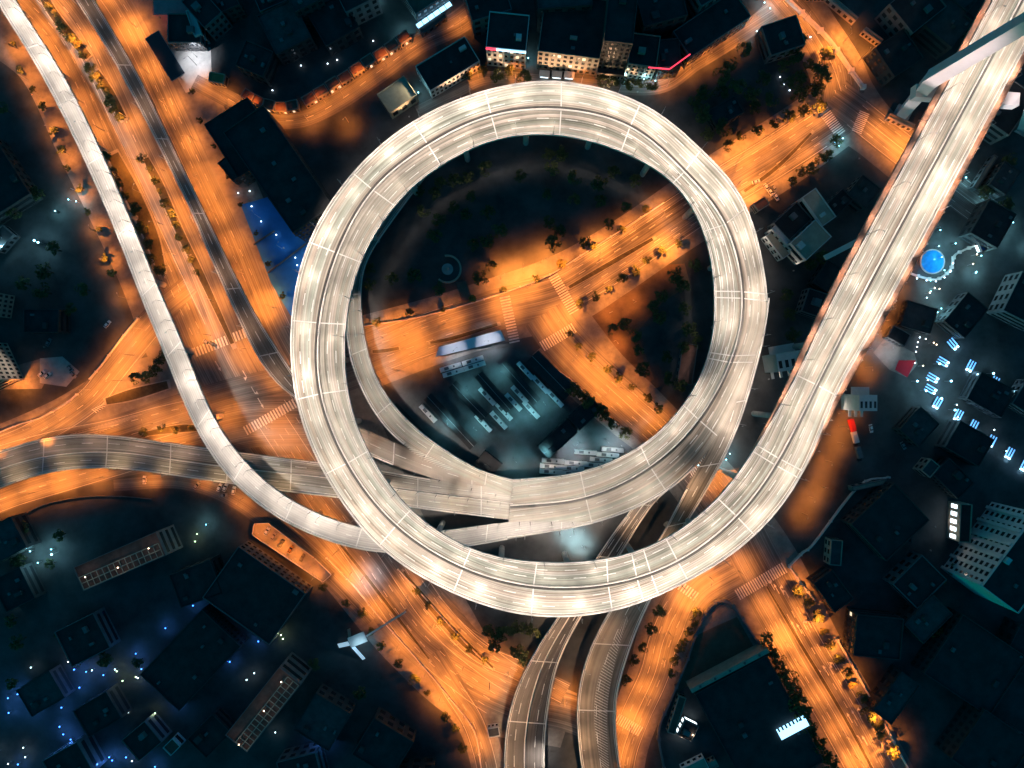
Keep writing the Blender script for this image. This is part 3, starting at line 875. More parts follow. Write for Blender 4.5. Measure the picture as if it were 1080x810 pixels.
road_lamps(lamp_road, [(752, 182), (780, 164), (806, 150), (834, 136), (858, 122), (790, 200), (820, 182), (848, 164)], "orange street lamp on the cross road outside the ring, {} in its rows", "lamps outside the ring")
road_lamps(lamp_road, [(876, 84), (868, 58), (846, 26), (822, -2), (926, 138), (950, 156), (888, 40), (908, 60), (970, 172)], "orange street lamp near the walled north street, {} in its cluster", "lamps on the north street")
road_lamps(lamp_dim, [(218, 92), (240, 102), (266, 116), (298, 126), (340, 112), (362, 98), (384, 84), (410, 66), (434, 52), (486, 26)], "small orange lamp on the lane with the shop strip, {} from the west", "lamps on the shop lane")
road_lamps(lamp_dim, [(500, 80), (545, 78), (615, 84), (700, 88), (724, 75), (747, 62), (772, 48), (795, 26), (330, 128), (365, 133)], "small orange lamp on the lane behind the ring, {} from the west", "lamps behind the ring")
road_lamps(lamp_dim, [(255, 530), (300, 575), (335, 605), (318, 585), (160, 505), (220, 505)], "small orange lamp on the service lane below the white ramp, {} in its row", "lamps on the service lane")
road_lamps(lamp_dim, [(895, 436), (905, 375), (922, 350), (880, 470), (862, 512), (845, 545), (935, 320), (958, 270), (948, 300), (926, 340), (912, 392), (888, 452), (870, 490), (852, 528)], "small orange lamp below the bridge's east edge, {} in its row", "lamps below the bridge")
road_lamps(lamp_cool, [(474, 447), (504, 453), (572, 423), (536, 442), (560, 437), (545, 486), (528, 392), (494, 412), (640, 466), (606, 468), (574, 476)], "cool teal yard lamp between parked buses, {} of the depot", "yard lamps in the bus depot")
road_lamps(lamp_teal, [(612, 572), (600, 562)], "bright teal white lamp in the gap below the lower loop, {} from the east", "gap lamps")
road_lamps(lamp_plaza, [(204, 72), (212, 58), (480, 371), (516, 361), (388, 610), (930, 368), (652, 468), (604, 474)], "white mast lamp over a plaza or as added fill, {} from the northwest", "white mast lamps, some added")  # the masts by the canopy and the bus block are added to brighten them
road_lamps(lamp_dim, [(640, 332), (664, 318), (650, 364)], "small orange lamp at the edge of the park's dark clearing, {} of three", "park lamps")
road_lamps(lamp_big, [(532, 292), (552, 286), (576, 276)], "orange lamp among the trees of the ring's park, {} from the west", "park lamps")
road_lamps(lamp_road, [(24, 404)], "orange lamp on the terrace below the tan block at the west edge, {} there", "terrace lamp")
road_lamps(lamp_dim, [(16, 52), (30, 80), (44, 108), (57, 138), (72, 168), (88, 205), (103, 240), (118, 275), (132, 310)], "small orange lamp on the white ramp's park side, {} from the north", "lamps west of the white ramp")
def floodlight(px, py, z, aim, watts, col, deg, label, group=None):
    p = G(px, py); p.z = z
    d = Vector(aim) - p
    r = thing("floodlight", label, "floodlight", p, 0, group)
    MB().tube([(0, 0, 0), (0, 0, 1.0)], .1).build("post", M_STEEL, r)
    rot = d.to_track_quat('-Z', 'Y').to_euler()
    hd = MB().box(-.4, -.3, -.25, .4, .3, .15).build("lamp_head", M_STEEL, r); hd.location = (0, 0, 1.3); hd.rotation_euler = rot
    dn = d.normalized()
    sp = spot(r, Vector((0, 0, 1.3)) + dn * .45, watts, col, deg, .7)
    sp.rotation_euler = rot
    return r
# ------------------------------------------------------------------ buildings
M_BRICK = mat("facade_tan", (0.34, 0.29, 0.24), 0.85, 0.15, 0.4)
M_WHITEW = mat("facade_white", (0.62, 0.60, 0.57), 0.8, 0.1, 0.3)
M_GREYW = mat("facade_grey", (0.15, 0.15, 0.155), 0.85, 0.2, 0.3)
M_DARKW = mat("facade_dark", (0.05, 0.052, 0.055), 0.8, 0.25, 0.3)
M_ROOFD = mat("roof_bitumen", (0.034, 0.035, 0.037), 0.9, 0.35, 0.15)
M_ROOFG = mat("roof_gravel", (0.07, 0.07, 0.07), 0.95, 0.3, 0.25)
M_ROOFR = mat("roof_redbrown", (0.20, 0.10, 0.075), 0.9, 0.3, 0.25)
M_ROOFT = mat("roof_tan", (0.40, 0.36, 0.27), 0.85, 0.15, 0.3)
M_BLUE = mat("blue_sheet_roof", (0.02, 0.17, 0.50), 0.6, 0.2, 0.08)
M_GLASS = mat("window_glass", (0.025, 0.03, 0.035), 0.15, 0, spec=0.6)
M_WINLIT = mat("window_lit", (0.8, 0.7, 0.5), 0.4, 0, emit=(1.0, 0.80, 0.52), estr=1.2)
M_WINCOOL = mat("window_lit_cool", (0.8, 0.8, 0.8), 0.4, 0, emit=(0.75, 0.92, 1.0), estr=3.0)
M_SIGNR = mat("sign_red", (0.8, 0.1, 0.1), 0.4, 0, emit=(1.0, 0.05, 0.10), estr=2.2)
M_SIGNB = mat("sign_blue", (0.5, 0.7, 0.9), 0.4, 0, emit=(0.35, 0.72, 1.0), estr=2.4)
M_SIGNW = mat("sign_white", (0.9, 0.9, 0.9), 0.4, 0, emit=(0.8, 0.95, 1.0), estr=2.2)
M_AC = mat("roof_machine", (0.13, 0.135, 0.14), 0.6, 0.2, 1.0)

_winmesh = {}
def win_mesh(w, h, m):
    k = (round(w, 2), round(h, 2), m.name)
    if k not in _winmesh: _winmesh[k] = MB().box(-w / 2, -.06, 0, w / 2, .06, h).mesh("window", m)
    return _winmesh[k]

def building(label, p1, p2, depth, h, storeys=0, cols=0, wall=None, roof=None, win=None, lit=(), name="building", cat="building", parapet=.9, clutter=2, group=None, z0=0.0, seed=0, fin=None, sides=True, pents=True, flip=False):
    """p1, p2: the two ground corners (pixels) of the wall that faces the middle of the picture; depth in metres away from it"""
    rr = random.Random(seed + int(p1[0] * 7 + p1[1] * 13))
    A, B = G(*p1), G(*p2)
    u = (B - A); W = u.length; u.normalize()
    n = Vector((u.y, -u.x, 0))
    if n.dot((A + B) / 2) < 0:
        A, B = B, A; u = -u; n = Vector((u.y, -u.x, 0))
        if n.dot((A + B) / 2) < 0: n = -n
    if flip: n = -n
    # local frame: x along the wall, y = outward depth
    ang = math.atan2(u.y, u.x)
    sgn = 1 if Vector((-u.y, u.x, 0)).dot(n) > 0 else -1
    root = thing(name, label, cat, (A.x, A.y, z0), ang, group)
    wall = wall or M_GREYW; roof = roof or M_ROOFD; win = win or M_GLASS
    D = depth * sgn
    MB().prism([(0, 0), (W, 0), (W, D), (0, D)], 0, h).build("wall", wall, root)
    mb = MB()
    t = .35
    y0, y1 = (0, D) if D > 0 else (D, 0)
    mb.prism([(t, y0 + t), (W - t, y0 + t), (W - t, y1 - t), (t, y1 - t)], h + .004, h + .12)
    rf = mb.build("roof", roof, root)
    for (a, b, c, d) in ((0, y0, W, y0 + t - .01), (0, y1 - t + .01, W, y1), (0, y0 + t, t - .01, y1 - t), (W - t + .01, y0 + t, W, y1 - t)):
        MB().box(a, b, h + .002, c, d, h + parapet).build("roof_edge", wall, rf)
    if storeys and cols:
        sh = h / storeys; cw = W / cols
        me = win_mesh(cw * .52, sh * .5, win)
        k = 0
        for s in range(storeys):
            for c in range(cols):
                if k >= 96: break
                mm = me
                if ((s, c) in lit) if not isinstance(lit, float) else rr.random() < lit: mm = win_mesh(cw * .52, sh * .5, M_WINLIT)
                o = link("window", mm, root); o.location = ((c + .5) * cw, -.03 * sgn, s * sh + sh * .3); k += 1
        if sides:
            for x in (-.03, W + .03):
                for s in range(min(storeys, 6)):
                    MB().box(x - .05, min(D * .08, D * .92), s * sh + sh * .3, x + .05, max(D * .08, D * .92), s * sh + sh * .75).build("window_band", win, root)
    if clutter and W > 7 and abs(D) > 7 and pents:
        for i in range(clutter):
            bw, bd, bh = rr.uniform(1.6, 4.0), rr.uniform(1.6, 3.5), rr.uniform(1.0, 2.8)
            x, y = rr.uniform(1, W - 1 - bw), rr.uniform(y0 + 1, y1 - 1 - bd)
            if i == 0: MB().box(x, y, h + .125, x + bw, y + bd, h + .12 + bh).build("stair_house", wall, rf)
            else: MB().box(x, y, h + .125, x + bw * .6, y + bd * .6, h + .12 + bh * .5).build("air_conditioner", M_AC, rf)
    root["_w"] = W
    return root, W, D, sgn

# north side, behind the ring
b, W, D, s = building("tan office block with rows of square windows just above the ring's top", (566, 72), (628, 80), 30, 19, 4, 10, M_BRICK, M_ROOFD, seed=1, lit=.04)
building("low tan arcade wing joined to the office block's lower front", (628, 82), (657, 85), 8, 5, 1, 8, M_BRICK, M_ROOFG, seed=2, lit=.1, clutter=0)
building("tall dark tower behind the tan arcade with a lit roof corner", (628, 76), (656, 79), 26, 34, 8, 5, M_DARKW, M_ROOFD, seed=3)
building("tan hotel block with a pink lit roof edge above the ring", (657, 81), (686, 85), 16, 15, 4, 6, M_BRICK, M_ROOFD, seed=4, lit=.06)
b, W, D, s = building("pale block under a red and blue lit roof sign above the ring", (514, 69), (554, 73), 18, 20, 4, 7, M_WHITEW, M_ROOFD, seed=5, lit=.12)
sg = thing("roof_sign", "lit roof edge sign, red at one end and blue white along the rest", "sign", b.location, b.rotation_euler.z)
MB().box(W * .75, -.5 * s - .15, 19.3, W, -.5 * s + .15, 20.8).build("red_letter_strip", M_SIGNR, sg)
MB().box(0, -.5 * s - .15, 19.3, W * .74, -.5 * s + .15, 20.8).build("blue_letter_strip", M_SIGNB, sg)
MB().box(0, -.3 * s - .04, 19.2, W, -.3 * s + .04, 19.29).build("sign_rail", M_STEEL, sg)
pk = thing("neon_strip", "thin pink red neon line along the hotel's roof and wall top", "sign")
a0, a1, a2 = G(684, 71, 15.2), G(706, 73, 15.2), G(728, 57, 15.2)
MB().tube([a0, a1], .35, 5).build("neon_tube", M_SIGNR, pk); MB().tube([a1, a2], .3, 5).build("neon_tube", M_SIGNR, pk)
building("dark angled wing carrying the pink neon line on its roof", (690, 84), (712, 82), 14, 14, 3, 5, M_DARKW, M_ROOFD, seed=6)
building("long dark terrace with a thin pale roof edge northeast of the neon line", (722, 72), (784, 30), 16, 12, 3, 14, M_GREYW, M_ROOFD, seed=7)
building("narrow white building with one window row above the ring's upper left arc", (456, 104), (507, 73), 15, 9, 2, 12, M_WHITEW, M_ROOFD, seed=8)
building("small shed under a flat tan roof beside the ring's upper left arc", (414, 126), (442, 107), 12, 8, 1, 3, M_ROOFT, M_ROOFT, seed=9, clutter=0)
building("brown roofed hall with a glowing blue canopy at the top edge", (442, 28), (478, 4), 20, 12, 3, 6, M_GREYW, M_ROOFR, seed=10)
cn = thing("light_canopy", "long blue white glowing canopy hung along the brown hall", "canopy", G(440, 31), math.atan2(26, 38))
for k in range(6): MB().box(k * 3.6, -2.4, 5, k * 3.6 + 3.2, 0, 5.3).build("light_panel", M_SIGNB, cn)
MB().box(0, -2.6, 4.7, 21.6, -2.45, 5.2).build("canopy_frame", M_STEEL, cn)
for k in range(3): MB().tube([(1 + k * 9.5, -2, 0), (1 + k * 9.5, -2, 4.95)], .12).build("post", M_STEEL, cn)
building("low grey annex roof in front of the glowing blue canopy", (446, 40), (472, 22), 5, 4, 1, 4, M_GREYW, M_ROOFG, seed=11, clutter=0)

building("big dark hall whose corner edge catches white light beside the ring's west side", (325, 257), (364, 230), 60, 26, 5, 10, M_DARKW, M_ROOFD, seed=12, clutter=5)
building("dark flat block between shop lane and big dark hall", (262, 196), (306, 168), 32, 14, 3, 8, M_DARKW, M_ROOFD, seed=13)
building("dark block with ribbed skylights beside the boulevard", (252, 196), (276, 176), 12, 8, 2, 6, M_DARKW, M_ROOFG, seed=14)
sheet("blue_yard_ground", [G(254, 216), G(282, 208), G(312, 250), G(345, 228), G(352, 300), G(310, 345), G(298, 330)], .03, M_BLUE)
wl_ = thing("yard_wall", "low pale wall crossing the blue painted yard", "wall")
for a_, b_ in (((268, 258), (290, 244)), ((283, 288), (330, 252))):
    A_, B_ = G(*a_), G(*b_); d_ = (B_ - A_).normalized(); n_ = Vector((-d_.y, d_.x, 0)) * .25
    MB().prism([tuple((A_ - n_)[:2]), tuple((B_ - n_)[:2]), tuple((B_ + n_)[:2]), tuple((A_ + n_)[:2])], 0, 1.6).build("wall_panel", M_GREYW, wl_)

# northwest plaza
sheet("plaza_paving_ground", [G(180, 50), G(222, 50), G(224, 88), G(196, 98), G(186, 80)], .05, M_CONC)
building("flat dark roofed pavilion between pink canopy and grey plaza", (186, 54), (220, 54), 15, 9, 2, 8, M_GREYW, M_ROOFD, seed=15, clutter=1)
gp = thing("pink_canopy", "pink red lit canopy roof at the top edge by the boulevard", "canopy", G(184, 20))
MB().prism([(-8, -1), (11, -1), (9, 13), (-8, 14)], 6, 6.4).build("canopy_roof", mat("pink_sheet", (0.75, 0.22, 0.22), .6, .15, .3), gp)
for x, y in ((-7, 0), (9, 0), (8, 11), (-7, 12)): MB().tube([(x, y, 0), (x, y, 5.98)], .15).build("post", M_STEEL, gp)
gc = thing("glass_canopy", "dark glass canopy in a steel frame leaning toward the grey plaza", "canopy", G(178, 62), math.radians(-58))
MB().box(-12, -4, 5, 14, 4, 5.15).build("glass_roof", M_GLASS, gc)
for y in (-4.2, 4.02): MB().box(-12, y, 4.9, 14, y + .2, 5.3).build("frame", M_STEEL, gc)
for x in (-12.2, 14.02): MB().box(x, -4, 4.9, x + .2, 4, 5.3).build("frame", M_STEEL, gc)
for x in (-11, 13): MB().tube([(x, 0, 0), (x, 0, 4.98)], .15).build("post", M_STEEL, gc)
building("pale wedge of a building with a white gable beside the dark pavilion", (213, 20), (222, 46), 4, 10, 2, 4, M_WHITEW, M_WHITEW, seed=16, clutter=0)
building("dark courtyard block with a thin pale roof outline near the pink canopy", (228, 44), (246, 28), 18, 14, 3, 4, M_GREYW, M_ROOFD, seed=17)
gs = building("olive green kiosk roof at the shop lane's west start", (224, 90), (240, 93), 5, 5, 1, 4, M_ROOFT, mat("roof_olive", (.2, .2, .08), .9, .2, .3), seed=18, clutter=0, name="kiosk", cat="kiosk")

# shop strip: each shop is its own small building
def strip(pts, n, label, depth, h, wall, roof, group, cat="shop", name="shop"):
    c = catmull([(a, b, 0) for a, b in pts], n + 1)
    for i in range(n):
        a, b_ = c[i], c[i + 1]
        a2 = a.lerp(b_, .04); b2 = a.lerp(b_, .96)
        building(label.format(nth(i)), (a2.x, a2.y), (b2.x, b2.y), depth, h * (1 + .15 * ((i * 7) % 3 - 1)), 1, 3, wall, roof, lit=.3, clutter=1, name=name, cat=cat, group=group, sides=False)
strip([(256, 104), (276, 116), (298, 121), (318, 118)], 5, "little shop of the strip round the lane's bend, {} from its west end", 5, 4, M_BRICK, M_ROOFR, "shops in the lane")
strip([(324, 115), (356, 96), (396, 70), (436, 44)], 9, "little shop on the straight uphill lane, {} from the bend", 5, 4, M_BRICK, M_ROOFR, "shops in the lane")

# left edge
building("tan windowed block cut by the west edge above the orange terrace", (16, 312), (12, 336), 16, 24, 6, 5, M_BRICK, M_ROOFG, seed=20)
building("tan windowed block cut by the west edge beside the lit car yard", (8, 362), (26, 400), 20, 26, 6, 9, M_BRICK, M_ROOFG, seed=21)
sheet("terrace_ground", [G(-20, 396), G(44, 378), G(58, 384), G(44, 410), G(-20, 411)], .045, M_PAVE)
sheet("car_yard_ground", [G(42, 378), G(66, 376), G(84, 392), G(70, 408), G(42, 404)], .05, M_CONC)
building("dark low block between round park and car yard", (38, 352), (74, 352), 12, 9, 2, 7, M_DARKW, M_ROOFD, seed=22)
building("dark hall deep in the unlit northwest park", (8, 150), (46, 210), 26, 10, 2, 8, M_DARKW, M_ROOFD, seed=23)
building("small dark pavilion near the teal floodlit path", (6, 268), (22, 250), 8, 5, 1, 4, M_GREYW, M_ROOFG, seed=24)

# bottom left
def truss_roof(label, p1, p2, depth, h, seed, roof=M_ROOFR):
    r, W, D, s = building(label, p1, p2, depth, h, 3, 14, M_GREYW, roof, seed=seed, clutter=0, flip=True)
    tr = MB()
    fr = bpy.data.objects.new("roof_frame", None)
    for k in range(15):
        x = 1 + (W - 2) * k / 14
        MB().box(x - .14, min(D * .45, D * .95), h + 1.2, x + .14, max(D * .45, D * .95), h + 1.5).build("roof_beam", M_ROOFT, r)
    for y in (D * .45, D * .7, D * .95): MB().box(1, y - .2, h + 1.51, W - 1, y + .2, h + 1.8).build("roof_beam", M_ROOFT, r)
    for k in range(4):
        for y in (D * .45, D * .95): MB().box(1.5 + k * (W - 3.4) / 3, y - .12, h + .13, 1.9 + k * (W - 3.4) / 3, y + .12, h + 1.19).build("roof_post", M_STEEL, r)
    bpy.data.objects.remove(fr)
truss_roof("long red brown roofed block with steel roof frames below the west ramp", (100, 589), (183, 553), 13, 18, 30)
truss_roof("long red brown roofed block with steel roof frames near the bottom edge", (308, 687), (254, 755), 14, 20, 31)
r_, W, D, s = building("black office block whose terrace edge is pale, below the parking deck", (262, 570), (330, 618), 32, 13, 3, 12, M_GREYW, M_ROOFD, seed=32, clutter=3)
pd = thing("parking_deck", "orange lit raised parking deck holding five cars", "parking deck")
c_ = [G(268, 552, 4), G(283, 551, 4), G(332, 588, 4), G(350, 606, 4), G(341, 614, 4), G(266, 564, 4)]
MB().prism([tuple(p[:2]) for p in c_], 0, 4).build("deck_slab", M_PAVE, pd)
for i in range(len(c_)):
    a_, b_ = c_[i], c_[(i + 1) % len(c_)]
    d_ = (b_ - a_).normalized(); n_ = Vector((-d_.y, d_.x, 0))
    if n_.dot(sum(c_, Vector()) / 6 - a_) < 0: n_ = -n_
    MB().prism([tuple((a_ + d_ * .3)[:2]), tuple((b_ - d_ * .3)[:2]), tuple((b_ - d_ * .3 + n_ * .28)[:2]), tuple((a_ + d_ * .3 + n_ * .28)[:2])], 4.01, 4.9).build("parapet", M_PARAPET, pd)
r_, W, D, s = building("black flat roof ringed by small blue lamps southwest of the ring", (222, 636), (262, 674), 46, 10, 2, 12, M_DARKW, M_ROOFD, seed=33, clutter=5)
building("pale tower stump with red awning in the dark southwest quarter", (178, 782), (188, 772), 6, 6, 1, 2, M_WHITEW, M_ROOFR, seed=34, clutter=0)
building("dark house block right of the blue lamps near the bottom edge", (206, 770), (232, 744), 14, 9, 2, 6, M_DARKW, M_ROOFD, seed=35)

# right side
r_, W, D, s = building("apartment block with pale vertical fins and five dark window bays", (993, 600), (1046, 529), 22, 32, 8, 10, M_WHITEW, M_ROOFD, seed=40, sides=False, clutter=3)
for k in range(6):
    MB().box(W * k / 5.6 - .8 + .9, min(-1.0 * s, -.1 * s), 0, W * k / 5.6 + .8 + .9, max(-1.0 * s, -.1 * s), 32.2).build("facade_fin", M_WHITEW, r_)
building("narrow lit stair wing with five white windows beside the fin faced apartments", (998, 567), (1000, 528), 6, 10, 1, 5, M_BRICK, M_ROOFD, win=M_WINCOOL, seed=41, sides=False, clutter=0)
building("small tan gable house at the end of a long dark roof", (962, 494), (972, 482), 6, 8, 2, 2, M_BRICK, M_ROOFG, seed=42, clutter=0)
building("long dark warehouse between the tan gable and the lit stair wing", (974, 498), (1000, 524), 12, 8, 2, 8, M_DARKW, M_ROOFD, seed=43)
building("orange lit end house standing alone in the dark yard", (868, 592), (870, 566), 6, 7, 2, 3, M_BRICK, M_ROOFG, seed=44, clutter=0)
building("dark hall with a stepped pale roof edge southeast of the bridge", (886, 548), (930, 506), 26, 12, 3, 8, M_DARKW, M_ROOFD, seed=45)
building("dark square hall below the stepped one southeast of the bridge", (910, 560), (914, 540), 20, 10, 2, 4, M_DARKW, M_ROOFD, seed=46)
building("dark block with two faint window stacks in the unlit southeast", (888, 682), (892, 640), 24, 12, 3, 6, M_DARKW, M_ROOFD, seed=47, lit=.05)
building("wide black hall filling the unlit southeast corner", (960, 700), (1000, 640), 40, 12, 3, 10, M_DARKW, M_ROOFD, seed=48)
building("black slab building at the southeast bottom edge", (985, 785), (1020, 735), 30, 14, 3, 8, M_DARKW, M_ROOFD, seed=49)
building("black flat hall south of the walled yard with a beige front wall", (728, 724), (802, 684), 62, 9, 2, 14, M_DARKW, M_ROOFD, seed=50, clutter=4)
bw_ = thing("front_wall", "beige lit wall in front of the black flat hall", "wall")
A_, B_ = G(727, 722), G(803, 682); d_ = (B_ - A_).normalized(); n_ = Vector((-d_.y, d_.x, 0))
MB().prism([tuple((A_ - d_ * 1)[:2]), tuple((B_ + d_ * 1)[:2]), tuple((B_ + d_ * 1 + n_ * 2.4)[:2]), tuple((A_ - d_ * 1 + n_ * 2.4)[:2])], 0, 9.6).build("wall_panel", M_ROOFT, bw_)
for k in range(5):
    p = A_.lerp(B_, (k + .5) / 5) + n_ * 1.2
    MB().box(p.x - .5, p.y - .5, 9.61, p.x + .5, p.y + .5, 10.3).build("vent", M_AC, bw_)

# white lit frames between ring and bridge
def lbuild(label, p1, p2, depth, h, wall, roof, seed, **k): return building(label, p1, p2, depth, h, 2, 4, wall, roof, seed=seed, **k)
lbuild("grey courtyard block with an L shaped pale roof east of the ring", (822, 262), (848, 238), 12, 14, M_WHITEW, M_ROOFT, 52, clutter=1)
lbuild("grey side wing of the courtyard block nearest the cross road", (834, 216), (848, 206), 18, 14, M_WHITEW, M_ROOFT, 53, clutter=1)
lbuild("black glass roofed hall between pale wings east of the ring", (808, 240), (832, 218), 12, 10, M_GREYW, M_ROOFD, 54, clutter=1)
lbuild("long narrow white roofed wing touching the black hall east of the ring", (806, 246), (826, 268), 3, 10, M_WHITEW, M_WHITEW, 55, clutter=0)
lbuild("white low roof with dark slots tucked against the ring's east side", (802, 252), (820, 276), 5, 7, M_WHITEW, M_ROOFT, 56, clutter=2)
lbuild("pink lit small roof squeezed between ring and parked cars", (796, 226), (808, 218), 5, 5, M_BRICK, M_ROOFR, 57, clutter=0)
def pier_block(label, px, py, w, d, h, ang, seed):
    rr = random.Random(seed)
    r = thing("support_tower", label, "support tower", G(px, py), math.radians(ang))
    MB().box(-w / 2, -d / 2, 0, w / 2, d / 2, h).build("wall", M_WHITEW, r)
    for k in range(4):
        x = -w / 2 + w * k / 4 + .6
        MB().box(x, -d * .32, h + .004, x + w * .13, d * .1, h + .05).build("roof_slot", M_GLASS, r)
    MB().box(-w / 2, d / 2 + .01, h * .55, w / 2, d / 2 + 4, h * .6).build("landing", M_WHITEW, r)
    for k in range(3): MB().box(-w / 2 + k * w / 3, -d / 2 - 3.5, h * .4, -w / 2 + k * w / 3 + 1.2, -d / 2 - .01, h * .46).build("stair_flight", M_WHITEW, r)
pier_block("white concrete support tower with slotted roof between ring and bridge", 818, 382, 13, 9, 20, 10, 1)
pier_block("white concrete stair tower on the bridge's east flank", 896, 424, 9, 8, 20, 0, 2)
bm = thing("side_beam", "pale beam sticking out of the bridge's west flank", "beam")
tb = MB(); tapered(tb, G(870, 272, 30), G(905, 254, 34), (1.6, 1.2), (1.6, 1.2), Vector((0, 0, 1))); tb.build("beam_body", M_PYLON, bm)
tb = MB(); tb.tube([G(880, 268, 0), G(880, 268, 30)], 1.0, 8); tb.build("column", M_CONC, bm)

# fill the unlit quarters with dark blocks (what stands there shows only as faint roofs)
dark_blocks = [
 ("dark block far back in the top middle, {}", [((235, 30), (262, 18), 16, 12), ((282, 24), (310, 12), 14, 10), ((300, 70), (336, 52), 22, 12), ((350, 60), (384, 40), 20, 10), ((372, 30), (404, 14), 14, 14),
   ((322, 32), (350, 18), 12, 16), ((258, 80), (286, 92), 14, 10), ((500, 40), (540, 28), 20, 14), ((566, 34), (620, 30), 18, 20), ((672, 48), (716, 36), 18, 16), ((730, 26), (760, 8), 16, 14)]),
 ("dark block in the unlit field right of the neon line, {}", [((752, 140), (780, 124), 10, 7), ((806, 68), (842, 56), 16, 9)]),
 ("dark block beyond the walled north street, {}", [((910, 62), (930, 92), 18, 12), ((922, 20), (946, 50), 22, 14), ((960, 40), (985, 10), 18, 12), ((1000, 30), (1020, 6), 16, 12)]),
 ("dark block in the strip between ring and bridge, {}", [((850, 300), (866, 276), 16, 8), ((838, 330), (846, 306), 12, 8), ((884, 210), (900, 190), 12, 9), ((862, 222), (880, 204), 8, 8)]),
 ("dark block in the gardens east of the bridge, {}", [((1010, 250), (1030, 215), 16, 10), ((1040, 330), (1060, 290), 22, 12), ((1030, 200), (1046, 176), 10, 9), ((985, 340), (1010, 310), 14, 7), ((1012, 130), (1040, 90), 20, 12)]),
 ("dark hall between the blue striped lamps, {}", [((1010, 420), (1046, 440), 16, 7), ((1056, 425), (1072, 400), 14, 7), ((940, 452), (960, 470), 16, 7), ((985, 470), (1020, 490), 16, 8)]),
 ("dark house in the unlit southwest quarter, {}", [((20, 640), (50, 625), 18, 9), ((70, 660), (110, 640), 20, 9), ((30, 720), (64, 700), 16, 8), ((90, 740), (124, 720), 16, 9), ((140, 770), (164, 750), 14, 9),
   ((10, 590), (44, 572), 18, 9), ((190, 600), (232, 584), 18, 10), ((60, 790), (96, 770), 18, 9), ((340, 720), (376, 742), 22, 9), ((400, 745), (440, 770), 22, 9), ((300, 790), (340, 780), 18, 9), ((410, 800), (460, 798), 14, 8)]),
 ("dark house in the unlit southeast quarter, {}", [((850, 610), (872, 640), 12, 9), ((930, 610), (960, 580), 18, 10), ((910, 740), (940, 700), 12, 9), ((1040, 690), (1060, 650), 20, 10), ((1020, 800), (1060, 760), 20, 10), ((940, 650), (970, 620), 14, 10)]),
]
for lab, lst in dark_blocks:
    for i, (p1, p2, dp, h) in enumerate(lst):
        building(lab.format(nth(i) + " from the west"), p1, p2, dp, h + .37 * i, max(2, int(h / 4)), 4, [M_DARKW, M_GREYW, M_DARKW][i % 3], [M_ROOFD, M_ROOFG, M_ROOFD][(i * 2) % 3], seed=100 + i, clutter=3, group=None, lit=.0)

# ------------------------------------------------------------------ walls and fences
def fence(name, label, pts, h, m, cat="fence", w=.22, posts=6.0, z=0.0, rail=True):
    r = thing(name, label, cat)
    c = [G(p.x, p.y) for p in catmull([(a, b, 0) for a, b in pts], per=5)]
    mb = MB()
    for i in range(len(c)):
        t = (c[min(i + 1, len(c) - 1)] - c[max(i - 1, 0)]).normalized(); q = Vector((-t.y, t.x, 0)) * w / 2
        for p, zz in ((c[i] + q, z + (0 if not rail else .15)), (c[i] + q, z + h), (c[i] - q, z + h), (c[i] - q, z + (0 if not rail else .15))): mb.v.append((p.x, p.y, zz))
    for k in range(len(c) - 1):
        a, b = 4 * k, 4 * k + 4
        for j in range(4): mb.f.append((a + j, a + (j + 1) % 4, b + (j + 1) % 4, b + j))
    mb.f += [(3, 2, 1, 0), tuple(4 * (len(c) - 1) + j for j in range(4))]
    mb.build("wall_panel" if not rail else "railing_panel", m, r)
    s = 0
    for i in range(0, len(c), 4):
        MB().prism([tuple((c[i] + Vector((x, y, 0)) * (w * .9))[:2]) for x, y in ((-1, -1), (1, -1), (1, 1), (-1, 1))], z, z + h + .25).build("post", m, r)
fence("park_railing", "pale railing between cross road and park inside the ring", [(384, 344), (440, 335), (490, 322), (540, 306), (580, 290), (620, 265), (660, 240), (700, 214)], 1.6, M_PARAPET, w=.5)
fence("roadside_fence", "white fence along the slip road's park side", [(146, 336), (128, 358), (108, 385), (95, 400)], 1.4, M_PARAPET, w=.5)
fence("roadside_fence", "white fence bending along the slip road toward the west edge", [(82, 416), (70, 426), (45, 440), (20, 448), (0, 456), (-30, 466)], 1.4, M_PARAPET, w=.5)
fence("street_wall", "bright lit wall along the northern street's east side", [(822, -6), (850, 20), (873, 43), (893, 71), (909, 93)], 2.6, M_PARAPET, "wall", w=1.2, rail=False)
fence("avenue_wall", "long white wall on the arrow marked avenue's east side", [(882, 674), (905, 714), (930, 760), (958, 812), (985, 862)], 2.2, M_PARAPET, "wall", w=.6, rail=False)
fence("avenue_wall", "stepped white wall at the avenue's top east corner", [(832, 598), (842, 612), (858, 632)], 2.2, M_PARAPET, "wall", w=.6, rail=False)
fence("yard_wall", "white wall running from the avenue corner toward the bridge", [(832, 596), (846, 582), (858, 572), (905, 512), (936, 503)], 2.2, M_PARAPET, "wall", w=.5, rail=False)
fence("yard_wall", "curved wall round the dark triangular yard", [(700, 810), (694, 770), (706, 738), (722, 700), (733, 668), (745, 642), (758, 633), (770, 636), (782, 652), (802, 682)], 2.4, M_GREYW, "wall", w=1.0, rail=False)
fence("avenue_railing", "pale guard rail along the south avenue's park kerb", [(345, 588), (372, 616), (402, 652), (436, 690), (474, 735), (500, 770), (508, 812)], 1.3, M_PARAPET, w=.5)
fence("avenue_railing", "pale guard rail dividing the south avenue from its ramp side", [(420, 600), (450, 632), (490, 676), (520, 706)], 1.2, M_PARAPET, w=.4)
fence("roadside_fence", "orange lit curved fence below the lane under the brown ramp", [(0, 560), (40, 535), (80, 525), (120, 523), (160, 526)], 1.2, M_GREYW, w=.35)
